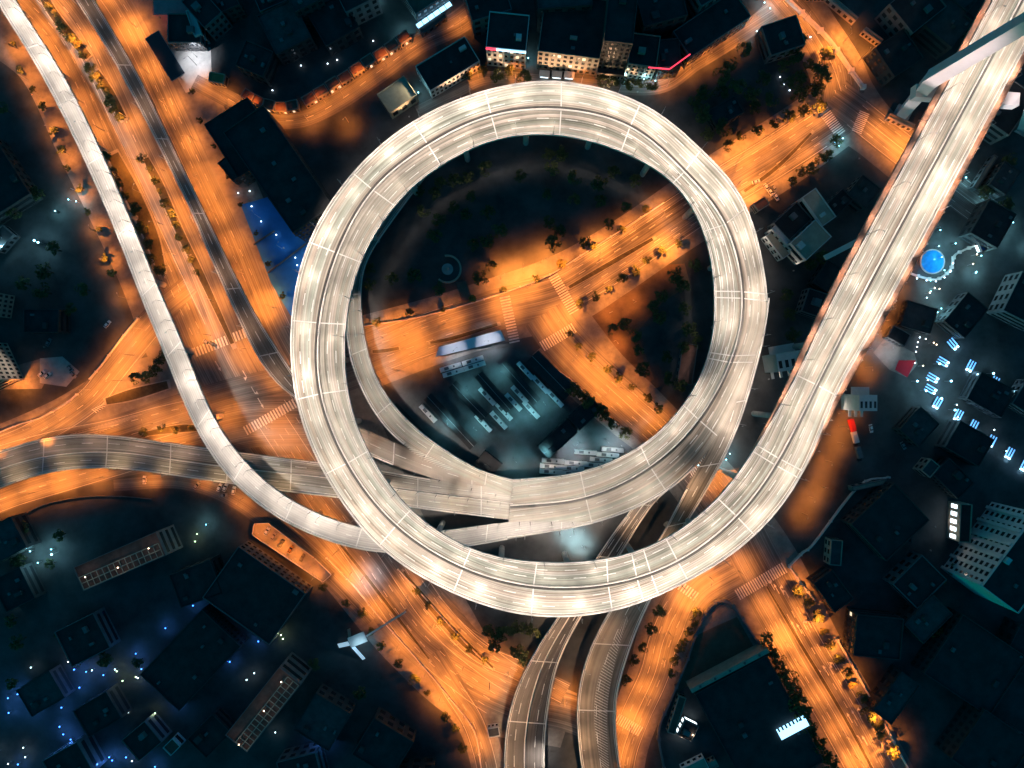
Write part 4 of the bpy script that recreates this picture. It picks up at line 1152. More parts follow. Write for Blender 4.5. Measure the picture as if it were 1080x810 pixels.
fence("depot_fence", "white fence beside the diagonal street and bus depot", [(584, 388), (604, 402), (628, 426), (652, 448)], 1.4, M_PARAPET, w=.4)
for i, (a_, b_) in enumerate((((848, 2), (868, 2)), ((868, 2), (898, 27)), ((906, 37), (924, 50)), ((918, 55), (931, 64)), ((940, 57), (958, 70)), ((932, 127), (958, 139)), ((1020, 200), (1042, 166)), ((894, 512), (930, 504)))):
    A_, B_ = G(*a_), G(*b_)
    building(f"thin long pale roofed lean-to beyond the north street wall, {nth(i)} from the top" if i < 6 else ("thin pale beam like roof in the gardens east of the bridge" if i == 6 else "thin pale shed roof above the stepped dark hall"),
             a_, b_, 2.4, 4.2, 1, 5, M_BRICK if i < 6 else M_GREYW, M_ROOFT, seed=60 + i, clutter=0, name="shed", cat="shed", sides=False)

# ------------------------------------------------------------------ bus depot inside the ring
sheet("depot_yard_ground", [G(398, 408), G(462, 380), G(536, 366), (G(585, 384)), G(640, 440), G(668, 470), G(600, 520), G(500, 502), G(430, 462)], .022, mat("depot_asphalt", (.07, .075, .08), .7, .35, .15))
cp = thing("station_canopy", "lilac white lit flat canopy beside the crossing inside the ring", "canopy")
q_ = [G(463, 366, 5), G(528, 348, 5), G(533, 359, 5), G(459, 376.5, 5)]
MB().prism([tuple(p[:2]) for p in q_], 5, 5.4).build("canopy_roof", mat("canopy_white", (.78, .76, .82), .5, .06, .3), cp)
for k in range(6):
    for (a_, b_) in ((q_[0], q_[1]), (q_[3], q_[2])):
        p = a_.lerp(b_, (k + .5) / 6); c0 = sum(q_, Vector()) / 4; p = p.lerp(c0, .12)
        MB().tube([(p.x, p.y, 0), (p.x, p.y, 4.98)], .14).build("post", M_STEEL, cp)

building("black bus depot workshop with a pale stepped roof edge", (512, 474), (530, 488), 9, 6, 1, 4, M_DARKW, M_ROOFD, seed=70, clutter=1)
def shelter(label, a_, b_, w, h=4.6):
    A_, B_ = G(*a_), G(*b_); d_ = (B_ - A_); ln = d_.length
    r = thing("bus_shelter", label, "bus shelter", A_, math.atan2(d_.y, d_.x))
    MB().box(0, -w / 2, h, ln, w / 2, h + .25).build("shelter_roof", M_ROOFD, r)
    MB().box(0, -.12, h + .255, ln, .12, h + .5).build("roof_ridge", M_STEEL, r)
    for k in range(5):
        x = 1 + (ln - 2) * k / 4
        MB().tube([(x, 0, 0), (x, 0, h - .01)], .13).build("post", M_STEEL, r)
for i, (a_, b_) in enumerate((((452, 418), (500, 470)), ((478, 405), (512, 440)), ((505, 395), (538, 432)), ((530, 384), (566, 424)), ((561, 376), (600, 416)), ((416, 428), (470, 484)))):
    shelter(f"long black roofed bus shelter on the depot's slanted platforms, {nth(i)} from the west" if i < 5 else "curving edge shelter nearest the inner ramp", a_, b_, 5.2 if i != 4 else 9)
for i, (a_, b_) in enumerate((((566, 470), (596, 442)), ((598, 440), (622, 418)))):
    building(f"black roofed depot garage with lit doorway, {nth(i)} from the ring", a_, b_, 9, 6, 1, 5, M_DARKW, M_ROOFD, seed=72 + i, clutter=2, name="garage", cat="garage")

M_BUSW = mat("bus_white", (.72, .70, .68), .4, .06, .4)
M_TYRE = mat("tyre_rubber", (.02, .02, .02), .9, 0)
def make_bus():
    r = thing("parked_bus", "x", "bus", (0, 0, -500))
    mb = MB(); L_, w = 11.6, 1.27
    sec = [(-w, .45), (-w, 2.7), (-w + .22, 3.05), (w - .22, 3.05), (w, 2.7), (w, .45)]
    for x, k in ((-L_ / 2, .96), (-L_ / 2 + .25, 1), (L_ / 2 - .35, 1), (L_ / 2, .93)):
        for y, z in sec: mb.v.append((x, y * k, z if z < 1 else .45 + (z - .45) * (k * .3 + .7)))
    for s_ in range(3):
        for j in range(6): mb.f.append((s_ * 6 + j, s_ * 6 + (j + 1) % 6, (s_ + 1) * 6 + (j + 1) % 6, (s_ + 1) * 6 + j))
    mb.f += [(5, 4, 3, 2, 1, 0), tuple(18 + j for j in range(6))]
    body = mb.build("body", M_BUSW, r)
    MB().box(-L_ / 2 + .5, -w - .015, 1.35, L_ / 2 - .6, -w + .02, 2.45).build("side_window", M_GLASS, r)
    MB().box(-L_ / 2 + .5, w - .02, 1.35, L_ / 2 - .6, w + .015, 2.45).build("side_window", M_GLASS, r)
    MB().box(L_ / 2 - .08, -w * .82, 1.2, L_ / 2 + .02, w * .82, 2.55).build("windscreen", M_GLASS, r)
    MB().box(-3.4, -.75, 3.06, -1.0, .75, 3.28).build("roof_unit", M_AC, r)
    MB().box(1.4, -.5, 3.06, 2.3, .5, 3.16).build("roof_hatch", M_AC, r)
    for x in (-3.4, 3.7):
        for y in (-1, 1): MB().tube([(x, y * 1.29, .5), (x, y * .98, .5)], .5, 10).build("wheel", M_TYRE, r)
    return r
bus0 = make_bus()
busn = [0]
def put_bus(px, py, ang, label, group):
    p = G(px, py); p.z = .03
    if busn[0] == 0:
        bus0.location = p; bus0.rotation_euler = (0, 0, math.radians(ang)); tag(bus0, label, None, group)
    else: clone(bus0, label, p, math.radians(ang), group)
    busn[0] += 1
for i, (x, y) in enumerate([(583, 485.6), (606.7, 488), (581, 491.4), (604, 493.4), (580.5, 497), (603.5, 499), (627, 490), (633.5, 484.5), (617, 476.5), (640.5, 479.3), (645.7, 473.8)]):
    put_bus(x, y, -4.5, f"white roofed bus in the tight parking block by the ring, {nth(i)} of the block", "buses in the parking block by the ring")
for i, (x, y) in enumerate([(475.6, 387.5), (499, 380.5), (478.6, 393), (501, 386)]):
    put_bus(x, y, 17, ["white bus parked behind the lilac canopy, upper row's west one", "white bus parked behind the lilac canopy, upper row's east one", "white bus parked behind the lilac canopy, lower row's west one", "white bus parked behind the lilac canopy, lower row's east one"][i], "buses behind the station canopy")
for i, (x, y) in enumerate([(510, 446), (514, 418), (526, 443), (531.5, 434), (541.5, 424), (548, 416), (554, 391), (569.5, 405.5), (585, 420), (463, 428), (452, 436), (560, 432)]):
    put_bus(x, y, -47, f"white roofed bus parked aslant between black depot shelters, {nth(i)} from the southwest", "buses between the depot shelters")

# ------------------------------------------------------------------ cars
def make_car(name, col):
    r = thing(name, "x", "car", (0, 0, -500))
    m = mat("car_paint_" + name, col, .3, 0, spec=.5)
    mb = MB(); w = .9
    prof = [(-2.2, .35, .55), (-2.15, .35, .95), (-1.2, .35, 1.02), (.9, .35, 1.0), (2.05, .35, .8), (2.2, .35, .5)]
    for x, z0, z1 in prof:
        k = .9 if abs(x) > 2 else 1
        mb.v += [(x, -w * k, z0), (x, -w * k, z1 - .06), (x, -w * k * .9, z1), (x, w * k * .9, z1), (x, w * k, z1 - .06), (x, w * k, z0)]
    for s_ in range(5):
        for j in range(6): mb.f.append((s_ * 6 + j, s_ * 6 + (j + 1) % 6, s_ * 6 + 6 + (j + 1) % 6, s_ * 6 + 6 + j))
    mb.f += [(5, 4, 3, 2, 1, 0), tuple(30 + j for j in range(6))]
    mb.build("body", m, r)
    def cab(a0, a1, b0, b1, z0, z1, wi, wo):
        q = MB(); q.v = [(a0, -wo, z0), (a1, -wo, z0), (a1, wo, z0), (a0, wo, z0), (b0, -wi, z1), (b1, -wi, z1), (b1, wi, z1), (b0, wi, z1)]
        q.f = [(3, 2, 1, 0), (4, 5, 6, 7), (0, 1, 5, 4), (1, 2, 6, 5), (2, 3, 7, 6), (3, 0, 4, 7)]; return q
    cab(-1.75, 1.0, -1.3, .35, 1.03, 1.42, .66, .8).build("glasshouse", M_GLASS, r)
    MB().box(-1.25, -.64, 1.43, .32, .64, 1.47).build("roof_panel", m, r)
    for x in (-1.35, 1.35):
        for y in (-1, 1): MB().tube([(x, y * .92, .33), (x, y * .7, .33)], .33, 8).build("wheel", M_TYRE, r)
    return r
CARS = {"white": make_car("white_car", (.75, .74, .72)), "black": make_car("black_car", (.02, .02, .02)), "yellow": make_car("yellow_car", (.8, .38, .05)), "grey": make_car("grey_car", (.25, .25, .26))}
used_car = set()
def put_car(c, px, py, ang, label, group, z=.03):
    p = G(px, py, z if z > 1 else 0); p.z = z
    r = CARS[c]
    if c not in used_car:
        used_car.add(c); r.location = p; r.rotation_euler = (0, 0, math.radians(ang)); tag(r, label, None, group)
    else: clone(r, label, p, math.radians(ang), group)
for c, x, y, a, l in [("white", 282, 560, 60, "white car at the north end of the orange parking deck"), ("grey", 289, 565, 60, "grey car second along the orange parking deck"), ("black", 297, 573, 60, "black car in the middle of the orange parking deck"),
                      ("yellow", 307, 579, 60, "yellow car on the orange parking deck"), ("black", 319, 588, 60, "black car at the south end of the orange parking deck")]: put_car(c, x, y, a, l, "cars on the parking deck", 4.02)
for c, x, y, a, l in [("white", 797, 192, 15, "white car parked on the road just outside the ring"), ("white", 808, 198, -60, "white car parked first in the row outside the ring"), ("white", 812, 203, -60, "white car parked second in the row outside the ring"), ("grey", 816, 199, -60, "grey car parked at the row's far side outside the ring"),
                      ("white", 818, 208, -60, "white car parked last in the row outside the ring"), ("white", 219, 361, -30, "white car waiting at the boulevard's big junction"), ("black", 225, 363, -30, "black car waiting beside the white one at the junction"),
                      ("white", 153, 506, 88, "white car alone below the brown ramp"), ("white", 232, 514, 65, "white car under the white ramp, first of the row"), ("white", 238, 514, 65, "white car under the white ramp, second of the row"), ("white", 247, 517, 80, "white car under the white ramp, last of the row"),
                      ("grey", 236, 522, 5, "grey car parked across below the row of white cars"), ("grey", 208, 512, 50, "grey car parked apart in the dark below the brown ramp"), ("white", 45, 394, 40, "white car in the floodlit yard, nearer the tan block"), ("white", 51, 396, 40, "white car in the floodlit yard, beside the nearer one"),
                      ("grey", 75, 389, -50, "grey car at the floodlit yard's east side"), ("grey", 78, 395, -50, "second grey car at the floodlit yard's east side"), ("white", 114, 342, 50, "white car alone near the round park"), ("grey", 52, 361, 60, "grey car by the dark low block"),
                      ("white", 918, 452, -80, "white car in the dark yard east of the bridge"), ("grey", 952, 470, -60, "grey car in the dark yard nearest the tan gable"), ("white", 244, 474, 45, "white car stopped below the white ramp at the junction"),
                      ("white", 610, 418, -45, "white car at the depot exit by the diagonal street"), ("grey", 866, 70, -55, "grey car on the walled north street")]:
    put_car(c, x, y, a, l, "parked cars")
M_RED = mat("trailer_red", (.6, .03, .03), .5, .1, .4)
for lab, px, py, m in (("red truck parked beside the bridge's east side", 897, 449, M_RED), ("long pale trailer behind the red truck", 900, 462, M_WHITEW), ("dull trailer at the end of the truck line", 904, 478, M_GREYW)):
    r = thing("truck" if m is M_RED else "trailer", lab, "truck" if m is M_RED else "trailer", G(px, py), math.radians(-74))
    MB().box(-3.6, -1.2, .9, 2.4, 1.2, 3.4).build("cargo_box", m, r)
    MB().box(-3.6, -1.0, .6, 4.2, 1.0, .89).build("chassis", M_TYRE, r)
    if m is M_RED: MB().prism([(2.6, -1.15), (4.3, -1.0), (4.3, 1.0), (2.6, 1.15)], .9, 2.7).build("cab", m, r)
    for x in (-2.6, 3.2):
        for y in (-1, 1): MB().tube([(x, y * 1.22, .5), (x, y * .9, .5)], .5, 8).build("wheel", M_TYRE, r)

# small lit kiosks below the tan office block
for i, px in enumerate((574, 587, 600)):
    r = thing("street_kiosk", f"small white lit kiosk in front of the tan office block, {nth(i)} from the west", "kiosk", G(px, 80 + i * .6), math.radians(-6), "kiosks by the office block")
    MB().box(-2.4, -1.4, 0, 2.4, 1.4, 2.8).build("wall", M_WHITEW, r)
    MB().box(-2.7, -1.9, 2.81, 2.7, 1.7, 3.0).build("roof", M_WHITEW, r)
    MB().box(-2.0, -1.46, .9, 2.0, -1.41, 2.2).build("window", M_WINCOOL, r)

# ------------------------------------------------------------------ park inside the ring
mon = thing("round_monument", "round walled monument in the dark park inside the ring", "monument", G(472, 284))
mb = MB()
for k in range(22):
    a = math.radians(-130 + k * 11); 
    for rr_, z in ((6.6, 0), (6.6, 1.5), (7.5, 1.5), (7.5, 0)): mb.v.append((rr_ * math.cos(a), rr_ * math.sin(a), z))
for k in range(21):
    for j in range(4): mb.f.append((4 * k + j, 4 * k + (j + 1) % 4, 4 * k + 4 + (j + 1) % 4, 4 * k + 4 + j))
mb.f += [(0, 1, 2, 3), (87, 86, 85, 84)]
mb.build("curved_wall", M_ROOFT, mon)
MB().prism([(3 * math.cos(k * math.pi / 8), 3 * math.sin(k * math.pi / 8)) for k in range(16)], 0, .8).build("plinth", M_CONC, mon)
MB().tube([(0, 0, .8), (0, 0, 3), (.2, 0, 5)], [1.1, .9, .3], 8).build("statue_block", M_CONC, mon)
pb = thing("park_kiosk", "narrow pinkish kiosk roof between monument and railing", "kiosk", G(490, 308), math.radians(-74))
MB().box(-5, -2.4, 0, 5, 2.4, 3).build("wall", M_BRICK, pb); MB().box(-5.3, -2.7, 3.01, 5.3, 2.7, 3.25).build("roof", M_ROOFR, pb); MB().box(-5.31, -1.4, .6, -5.02, 1.4, 2.4).build("door", M_GLASS, pb)
M_BROWNGND = mat("warm_brown_ground", (.12, .085, .06), .95, .35, .12)  # warm brown for paving and yard ground
sheet("park_path_ground", [G(*p) for p in ((612, 330), (640, 312), (690, 280), (722, 278), (728, 300), (700, 318), (672, 350), (690, 400), (676, 408), (640, 372), (616, 350))], .018, M_BROWNGND)
sheet("yard_ground", [G(*p) for p in ((706, 738), (733, 668), (748, 641), (762, 634), (780, 652), (802, 682), (730, 720))], .03, M_BROWNGND)
building("ribbed wooden pergola roof near the ring's inner east side", (712, 404), (718, 362), 8, 4, 1, 6, M_GREYW, M_ROOFR, seed=80, clutter=0, name="pergola", cat="pergola")

# ------------------------------------------------------------------ trees
def leaf_mat(name, a, b):
    m = bpy.data.materials.new(name); m.use_nodes = True
    nt = m.node_tree; bs = nt.nodes["Principled BSDF"]; bs.inputs["Roughness"].default_value = .7; bs.inputs["Specular IOR Level"].default_value = .2
    oi = nt.nodes.new("ShaderNodeObjectInfo"); tc = nt.nodes.new("ShaderNodeTexCoord"); nz = nt.nodes.new("ShaderNodeTexNoise"); nz.inputs["Scale"].default_value = 1.1
    ad = nt.nodes.new("ShaderNodeMath"); ad.operation = 'ADD'; ml = nt.nodes.new("ShaderNodeMath"); ml.operation = 'MULTIPLY'; ml.inputs[1].default_value = .45
    rp = nt.nodes.new("ShaderNodeValToRGB"); rp.color_ramp.elements[0].color = a + (1,); rp.color_ramp.elements[1].color = b + (1,); rp.color_ramp.elements[0].position = .35; rp.color_ramp.elements[1].position = .95
    nt.links.new(tc.outputs["Object"], nz.inputs["Vector"]); nt.links.new(oi.outputs["Random"], ml.inputs[0]); nt.links.new(nz.outputs["Fac"], ad.inputs[0]); nt.links.new(ml.outputs[0], ad.inputs[1])
    nt.links.new(ad.outputs[0], rp.inputs[0]); nt.links.new(rp.outputs[0], bs.inputs["Base Color"])
    return m
M_LEAF = leaf_mat("leaf_green", (.035, .05, .018), (.10, .11, .04))
M_LEAFY = leaf_mat("leaf_yellow", (.12, .11, .03), (.26, .21, .06))
M_BARK = mat("bark", (.09, .065, .045), .95, .3, 1.5)
def make_tree(seed, leaf, rad=3.2, h=7.5, clumps=15, per=26):
    rr = random.Random(seed)
    t = thing("tree", "x", "tree", (0, 0, -500))
    mb = MB(); mb.tube([(0, 0, 0), (.1, .05, h * .3), (.05, .15, h * .62)], [.26, .2, .11], 7)
    for k in range(4):
        a = k * 1.6 + rr.random(); r2 = rad * .55
        mb.tube([(.08, .08, h * .36 + k * .25), (math.cos(a) * r2 * .5, math.sin(a) * r2 * .5, h * .55), (math.cos(a) * r2, math.sin(a) * r2, h * .72)], [.11, .08, .04], 5)
    mb.build("trunk", M_BARK, t)
    mb = MB()
    for c in range(clumps):
        a = rr.uniform(0, 6.28); q = rad * math.sqrt(rr.random()) * .82
        cx, cy = q * math.cos(a), q * math.sin(a) * rr.uniform(.8, 1.1)
        cz = h * .66 + (1 - (q / rad) ** 2) * h * .26 * rr.uniform(.4, 1.1) - rr.random() * .5
        cr_ = rad * rr.uniform(.22, .4)
        for k in range(per):
            d = Vector((rr.gauss(0, 1), rr.gauss(0, 1), rr.gauss(0, .8))).normalized() * cr_ * rr.uniform(.55, 1.08)
            p = Vector((cx, cy, cz)) + d
            n = (d + Vector((rr.gauss(0, .5), rr.gauss(0, .5), rr.gauss(.5, .5))) * cr_).normalized()
            u = n.cross(Vector((rr.gauss(0, 1), rr.gauss(0, 1), rr.gauss(0, 1)))).normalized(); w = n.cross(u)
            s_ = rr.uniform(.22, .42)
            mb.quad(p - u * s_ - w * s_ * .6, p + u * s_ - w * s_ * .6, p + u * s_ + w * s_ * .6, p - u * s_ + w * s_ * .6)
    mb.build("crown", leaf, t)
    return t
TREES = [make_tree(s, M_LEAF) for s in (1, 2, 3, 4)] + [make_tree(5, M_LEAF, 2.2, 5.0, 10, 22)] + [make_tree(s, M_LEAFY, 2.6, 6) for s in (6, 7)]
tree_used = set()
TN = [0]
def put_tree(px, py, label, group, kind=None, sc=1.0, jit=0):
    k = R.randrange(4) if kind is None else kind
    p = G(px + R.uniform(-jit, jit), py + R.uniform(-jit, jit))
    s_ = sc * R.uniform(.82, 1.2); rz = R.uniform(0, 6.28)
    TN[0] += 1
    if k not in tree_used:
        tree_used.add(k); t = TREES[k]; t.location = p; t.rotation_euler = (0, 0, rz); t.scale = (s_,) * 3; tag(t, label, None, group)
    else: clone(TREES[k], label, p, rz, group, (s_, s_, s_ * R.uniform(.9, 1.1)))
def row(pts, n, label, group, kind=None, sc=1.0, jit=2):
    c = catmull([(a, b, 0) for a, b in pts], n)
    for i, p in enumerate(c): put_tree(p.x, p.y, label.format(nth(i)), group, kind(i) if callable(kind) else kind, sc, jit)
def scatter(poly, n, dist, label, group, sc=1.0, holes=(), seed=1):
    rr = random.Random(seed); got = []
    x0, x1 = min(p[0] for p in poly), max(p[0] for p in poly); y0, y1 = min(p[1] for p in poly), max(p[1] for p in poly)
    def inside(x, y):
        r_ = False
        for i in range(len(poly)):
            (ax, ay), (bx, by) = poly[i], poly[i - 1]
            if (ay > y) != (by > y) and x < (bx - ax) * (y - ay) / (by - ay) + ax: r_ = not r_
        return r_
    for _ in range(n * 60):
        if len(got) >= n: break
        x, y = rr.uniform(x0, x1), rr.uniform(y0, y1)
        if not inside(x, y) or any(math.hypot(x - a, y - b) < dist for a, b in got) or any(math.hypot(x - a, y - b) < c for a, b, c in holes): continue
        got.append((x, y))
    got.sort()
    for i, (x, y) in enumerate(got): put_tree(x, y, label.format(nth(i)), group, None, sc)
yk = lambda i: 5 + i % 2 if i % 4 == 3 else None
row([(44, -8), (56, 12), (78, 42), (92, 60)], 9, "street tree in the boulevard's top planted median, {} from the north", "median trees", yk, .9)
row([(101, 78), (116, 100), (131, 126)], 7, "street tree in the boulevard's second planted median, {} from the north", "median trees", yk, .9)
row([(155, 168), (172, 200), (190, 245), (210, 286)], 11, "street tree in the boulevard's long third median, {} from the north", "median trees", yk, .75)
row([(118, 166), (138, 208), (158, 250), (170, 288)], 9, "dark street tree on the strip beside the white ramp, {} from the north", "trees by the white ramp", None, 1.0, 4)
row([(14, 52), (30, 80), (48, 118), (66, 158), (88, 206), (108, 252), (124, 292)], 12, "thin roadside tree on the white ramp's park side, {} from the north", "trees west of the white ramp", lambda i: 4, 1.0, 4)
row([(148, 400), (165, 392), (182, 372)], 5, "dark tree in the triangle between slip road and west road, {} from the west", "triangle trees", None, 1.0, 3)
row([(156, 456), (180, 452), (205, 452)], 4, "bushy tree on the west road's traffic island, {} from the west", "island trees", yk, .7, 2)
scatter([(395, 330), (388, 285), (408, 225), (455, 185), (520, 160), (600, 155), (655, 182), (690, 212), (655, 234), (600, 270), (540, 296), (480, 318)], 40, 13, "dark tree in the unlit park inside the ring, {} from the west", "trees in the ring's park", 1.15, [(472, 284, 18), (490, 308, 14), (545, 275, 22), (540, 215, 22)], 3)
scatter([(700, 292), (728, 268), (742, 320), (736, 372), (712, 420), (690, 430), (676, 395), (655, 372), (640, 345), (655, 322), (685, 326)], 18, 12, "dark tree on the park's east side inside the ring, {} from the west", "trees in the park's east side", 1.15, [(716, 384, 14)], 4)
row([(612, 322), (645, 306), (688, 270), (712, 258)], 8, "low street tree along the cross road's south verge, {} from the west", "trees on the south verge", lambda i: 4, 1.1, 2)
row([(600, 352), (612, 366), (640, 388), (678, 418), (692, 432)], 8, "low street tree on the diagonal street's park kerb, {} from the crossing", "trees on the diagonal street", lambda i: 4, 1.1, 2)
row([(602, 414), (622, 424), (640, 440), (656, 454)], 7, "dark tree between bus depot and diagonal street, {} from the crossing", "trees by the depot", None, 1.15, 4)
row([(400, 338), (440, 330), (500, 316), (560, 294), (620, 262), (680, 224)], 10, "small tree behind the park railing on the cross road, {} from the west", "trees behind the railing", lambda i: 4 if i % 3 else 5, .9, 3)
row([(806, 668), (812, 688), (824, 712), (834, 735), (846, 756), (856, 778), (868, 800)], 13, "dark street tree on the arrow marked avenue's west kerb, {} from the crossing", "avenue trees west", None, 1.4, 3)
row([(838, 622), (852, 642), (864, 664), (884, 698), (900, 728), (918, 758), (934, 788)], 13, "street tree on the arrow marked avenue's walled side, {} from the crossing", "avenue trees east", yk, 1.15, 3)
row([(734, 642), (726, 662), (716, 682), (706, 704)], 7, "dark tree along the walled yard's street front, {} from the north", "trees by the walled yard", None, .8, 2)
row([(693, 642), (676, 682), (664, 694), (656, 712)], 5, "dark tree between hatched ramp and short street, {} from the ring", "trees by the hatched ramp", None, 1.0, 3)
row([(345, 618), (376, 640), (408, 680), (432, 704), (452, 730), (474, 756), (492, 785)], 11, "tree on the south avenue's dark side, {} from the ring", "trees on the south avenue", yk, .9, 5)
scatter([(500, 652), (540, 652), (572, 660), (555, 692), (528, 690), (505, 668)], 9, 9, "big dark tree clump member under the ring's bottom, {} from the west", "trees under the ring's bottom", 1.2, (), 5)
row([(494, 84), (508, 80), (522, 84), (545, 78), (552, 84)], 5, "round dark tree between pale sign block and ring, {} from the west", "trees by the sign block", None, 1.1, 2)
row([(632, 90), (650, 92), (668, 90), (688, 96)], 5, "round dark tree between arcade and ring, {} from the west", "trees by the arcade", None, 1.1, 2)
row([(700, 78), (716, 70), (735, 56), (760, 40), (778, 22)], 5, "dark tree on the lane below the pale roof edge, {} from the west", "trees on the back lane", None, .9, 3)
row([(862, 112), (840, 120), (815, 130), (790, 142), (766, 158)], 7, "dark tree on the cross road's north side outside the ring, {} from the east", "trees outside the ring", None, 1.0, 3)
row([(880, 155), (862, 170), (845, 185), (835, 194)], 6, "dark tree on the cross road's south side outside the ring, {} from the east", "trees outside the ring", None, 1.0, 3)
row([(864, 66), (858, 84), (862, 100)], 4, "dark tree by the north street's bend, {} from the north", "trees by the north street", None, 1.2, 3)
row([(206, 96), (216, 130), (232, 165), (246, 196), (262, 232), (280, 270), (298, 310)], 8, "bare looking street tree on the boulevard's outer kerb, {} from the north", "kerb trees on the boulevard", lambda i: 4, .8, 3)
scatter([(0, 60), (20, 110), (60, 200), (90, 270), (120, 320), (90, 360), (50, 320), (0, 280)], 12, 14, "dark tree in the northwest park, {} from the west", "trees in the northwest park", 1.2, [(28, 176, 22), (14, 260, 14)], 6)
scatter([(0, 545), (150, 530), (260, 560), (230, 640), (330, 690), (480, 780), (470, 810), (330, 770), (180, 700), (0, 760)], 14, 16, "dark tree among the southwest houses, {} from the west", "trees in the southwest quarter", 1.1, [(125, 590, 45), (205, 670, 40), (275, 735, 40), (300, 600, 40)], 7)
scatter([(705, 110), (770, 60), (830, 30), (856, 70), (856, 100), (800, 125), (750, 150), (725, 140)], 24, 11, "dark tree in the unlit field northeast of the ring, {} from the west", "trees in the northeast field", 1.3, [], 21)
scatter([(815, 290), (850, 230), (890, 200), (872, 290), (846, 350), (830, 360)], 5, 12, "dark tree in the gap between ring and bridge, {} from the west", "trees between ring and bridge", 1.1, (), 8)
scatter([(990, 190), (1060, 150), (1080, 300), (1010, 300)], 5, 16, "dark tree in the gardens east of the bridge, {} from the west", "trees east of the bridge", 1.1, [(1020, 265, 24)], 9)
scatter([(850, 600), (960, 560), (1080, 640), (1070, 800), (970, 790), (900, 690)], 5, 20, "dark tree in the unlit southeast quarter, {} from the west", "trees in the southeast quarter", 1.1, (), 10)

# ------------------------------------------------------------------ small coloured lights
def lamp_ball(name, label, col, watts, h, group, rad=.32, estr=6):
    r = thing(name, label, "garden lamp", (0, 0, -500), 0, group)
    MB().tube([(0, 0, 0), (0, 0, h - rad)], .08, 5).build("post", M_STEEL, r)
    m = mat("globe_" + name + str(len(MATS)), col, .4, 0, emit=col, estr=estr)
    mb = MB()
    for i in range(7):
        a = math.pi * i / 6
        for j in range(10): mb.v.append((rad * math.sin(a) * math.cos(j * .6283), rad * math.sin(a) * math.sin(j * .6283), h + rad * math.cos(a)))
    for i in range(6):
        for j in range(10): mb.f.append((i * 10 + j, i * 10 + (j + 1) % 10, i * 10 + 10 + (j + 1) % 10, i * 10 + 10 + j))
    mb.build("globe", m, r)
    point(r, (0, 0, h + rad + .6), watts, col)
    return r
LB = {"blue": lamp_ball("garden_lamp", "x", (.07, .28, 1.0), 620, 2.6, "g"), "white": lamp_ball("garden_lamp", "x", (.7, .92, 1.0), 110, 2.6, "g"), "teal": lamp_ball("garden_lamp", "x", (.35, .85, 1.0), 1100, 3.2, "g"),
      "flood": lamp_ball("flood_lamp", "x", (.35, .8, 1.0), 1300, 6, "g", .5, 9), "tiny": lamp_ball("path_light", "x", (.7, .85, 1.0), 22, 1.0, "g", .34, 6), "warm": lamp_ball("path_light", "x", (1.0, .72, .5), 200, 5.0, "g"),
      "green": lamp_ball("garden_lamp", "x", (.75, .95, .55), 150, 2.6, "g")}
lb_used = set()
def put_ball(k, px, py, label, group, z=0.0):
    p = G(px, py, z)
    if k not in lb_used:
        lb_used.add(k); r = LB[k]; r.location = p; tag(r, label, None, group)
    else: clone(LB[k], label, p, 0, group)
for i, (x, y) in enumerate([(227, 622), (206, 640), (179, 662), (150, 687), (168, 712), (189, 739), (211, 722), (242, 695), (270, 675)]):
    put_ball("blue", 209 + (x - 209) * 1.07, 680 + (y - 680) * 1.07, f"blue lamp round the black southwest roof, {nth(i)} counted anticlockwise from its north corner", "blue lamps round the black roof")
for i, (x, y) in enumerate([(12, 734), (22, 730), (33, 726), (38, 748), (36, 740), (54, 741), (68, 744), (70, 772), (66, 764), (70, 788), (112, 800), (118, 796), (340, 766), (346, 778), (338, 774), (350, 770), (344, 772), (166, 806)]):
    put_ball("blue", x, y, f"blue garden lamp in the southwest corner, {nth(i)} from the west", "blue garden lamps")
for i, (x, y) in enumerate([(96, 738), (100, 740), (72, 680), (75, 696), (118, 728), (138, 749), (36, 702), (14, 634), (100, 705), (124, 704), (148, 713), (168, 780), (30, 796), (12, 803), (2, 790), (142, 800), (28, 786), (270, 708), (262, 715), (238, 752), (240, 758), (292, 770), (306, 790), (330, 812)]):
    put_ball("white", x, y, f"small white lamp in the southwest quarter, {nth(i)} of those scattered there", "white lamps in the southwest")
for i, (x, y) in enumerate([(126, 706), (132, 716), (166, 750), (170, 758), (210, 562), (208, 570), (298, 668), (300, 672), (146, 712)]):
    put_ball("green", x, y, f"pale green garden lamp in the southwest quarter, {nth(i)} from the west", "green garden lamps")
for i, (x, y) in enumerate([(36, 580), (44, 592), (62, 582), (58, 578), (220, 552), (76, 212), (84, 214), (10, 262), (44, 256), (48, 258), (62, 224)]):
    put_ball("flood" if i in (2, 7, 8, 9) else "teal", x, y, f"teal white floodlight on the west side, {nth(i)} of the scattered ones", "teal floodlights")
for i, (x, y) in enumerate([(250, 8), (252, 4), (244, 9), (310, 62), (288, 96), (346, 68), (356, 64), (364, 39), (318, 70), (394, 44), (264, 202), (266, 218), (276, 234), (292, 248), (300, 262), (312, 272), (314, 280), (252, 204), (276, 176), (822, 82), (826, 90), (832, 96), (854, 40)]):
    put_ball("tiny", x, y, f"tiny white path light in the dark northern blocks, {nth(i)} from its list's west", "tiny northern path lights")
for i, (x, y) in enumerate([(804, 6), (810, 12), (796, 36), (808, 30), (878, 152), (886, 148), (882, 156), (658, 82), (690, 88), (678, 86), (557, 64), (434, 98), (442, 100), (428, 36), (392, 4), (398, 2)]):
    put_ball("teal", x, y, f"bright teal white lamp by the northern shops and bridge street, {nth(i)} of them", "teal lamps in the north")
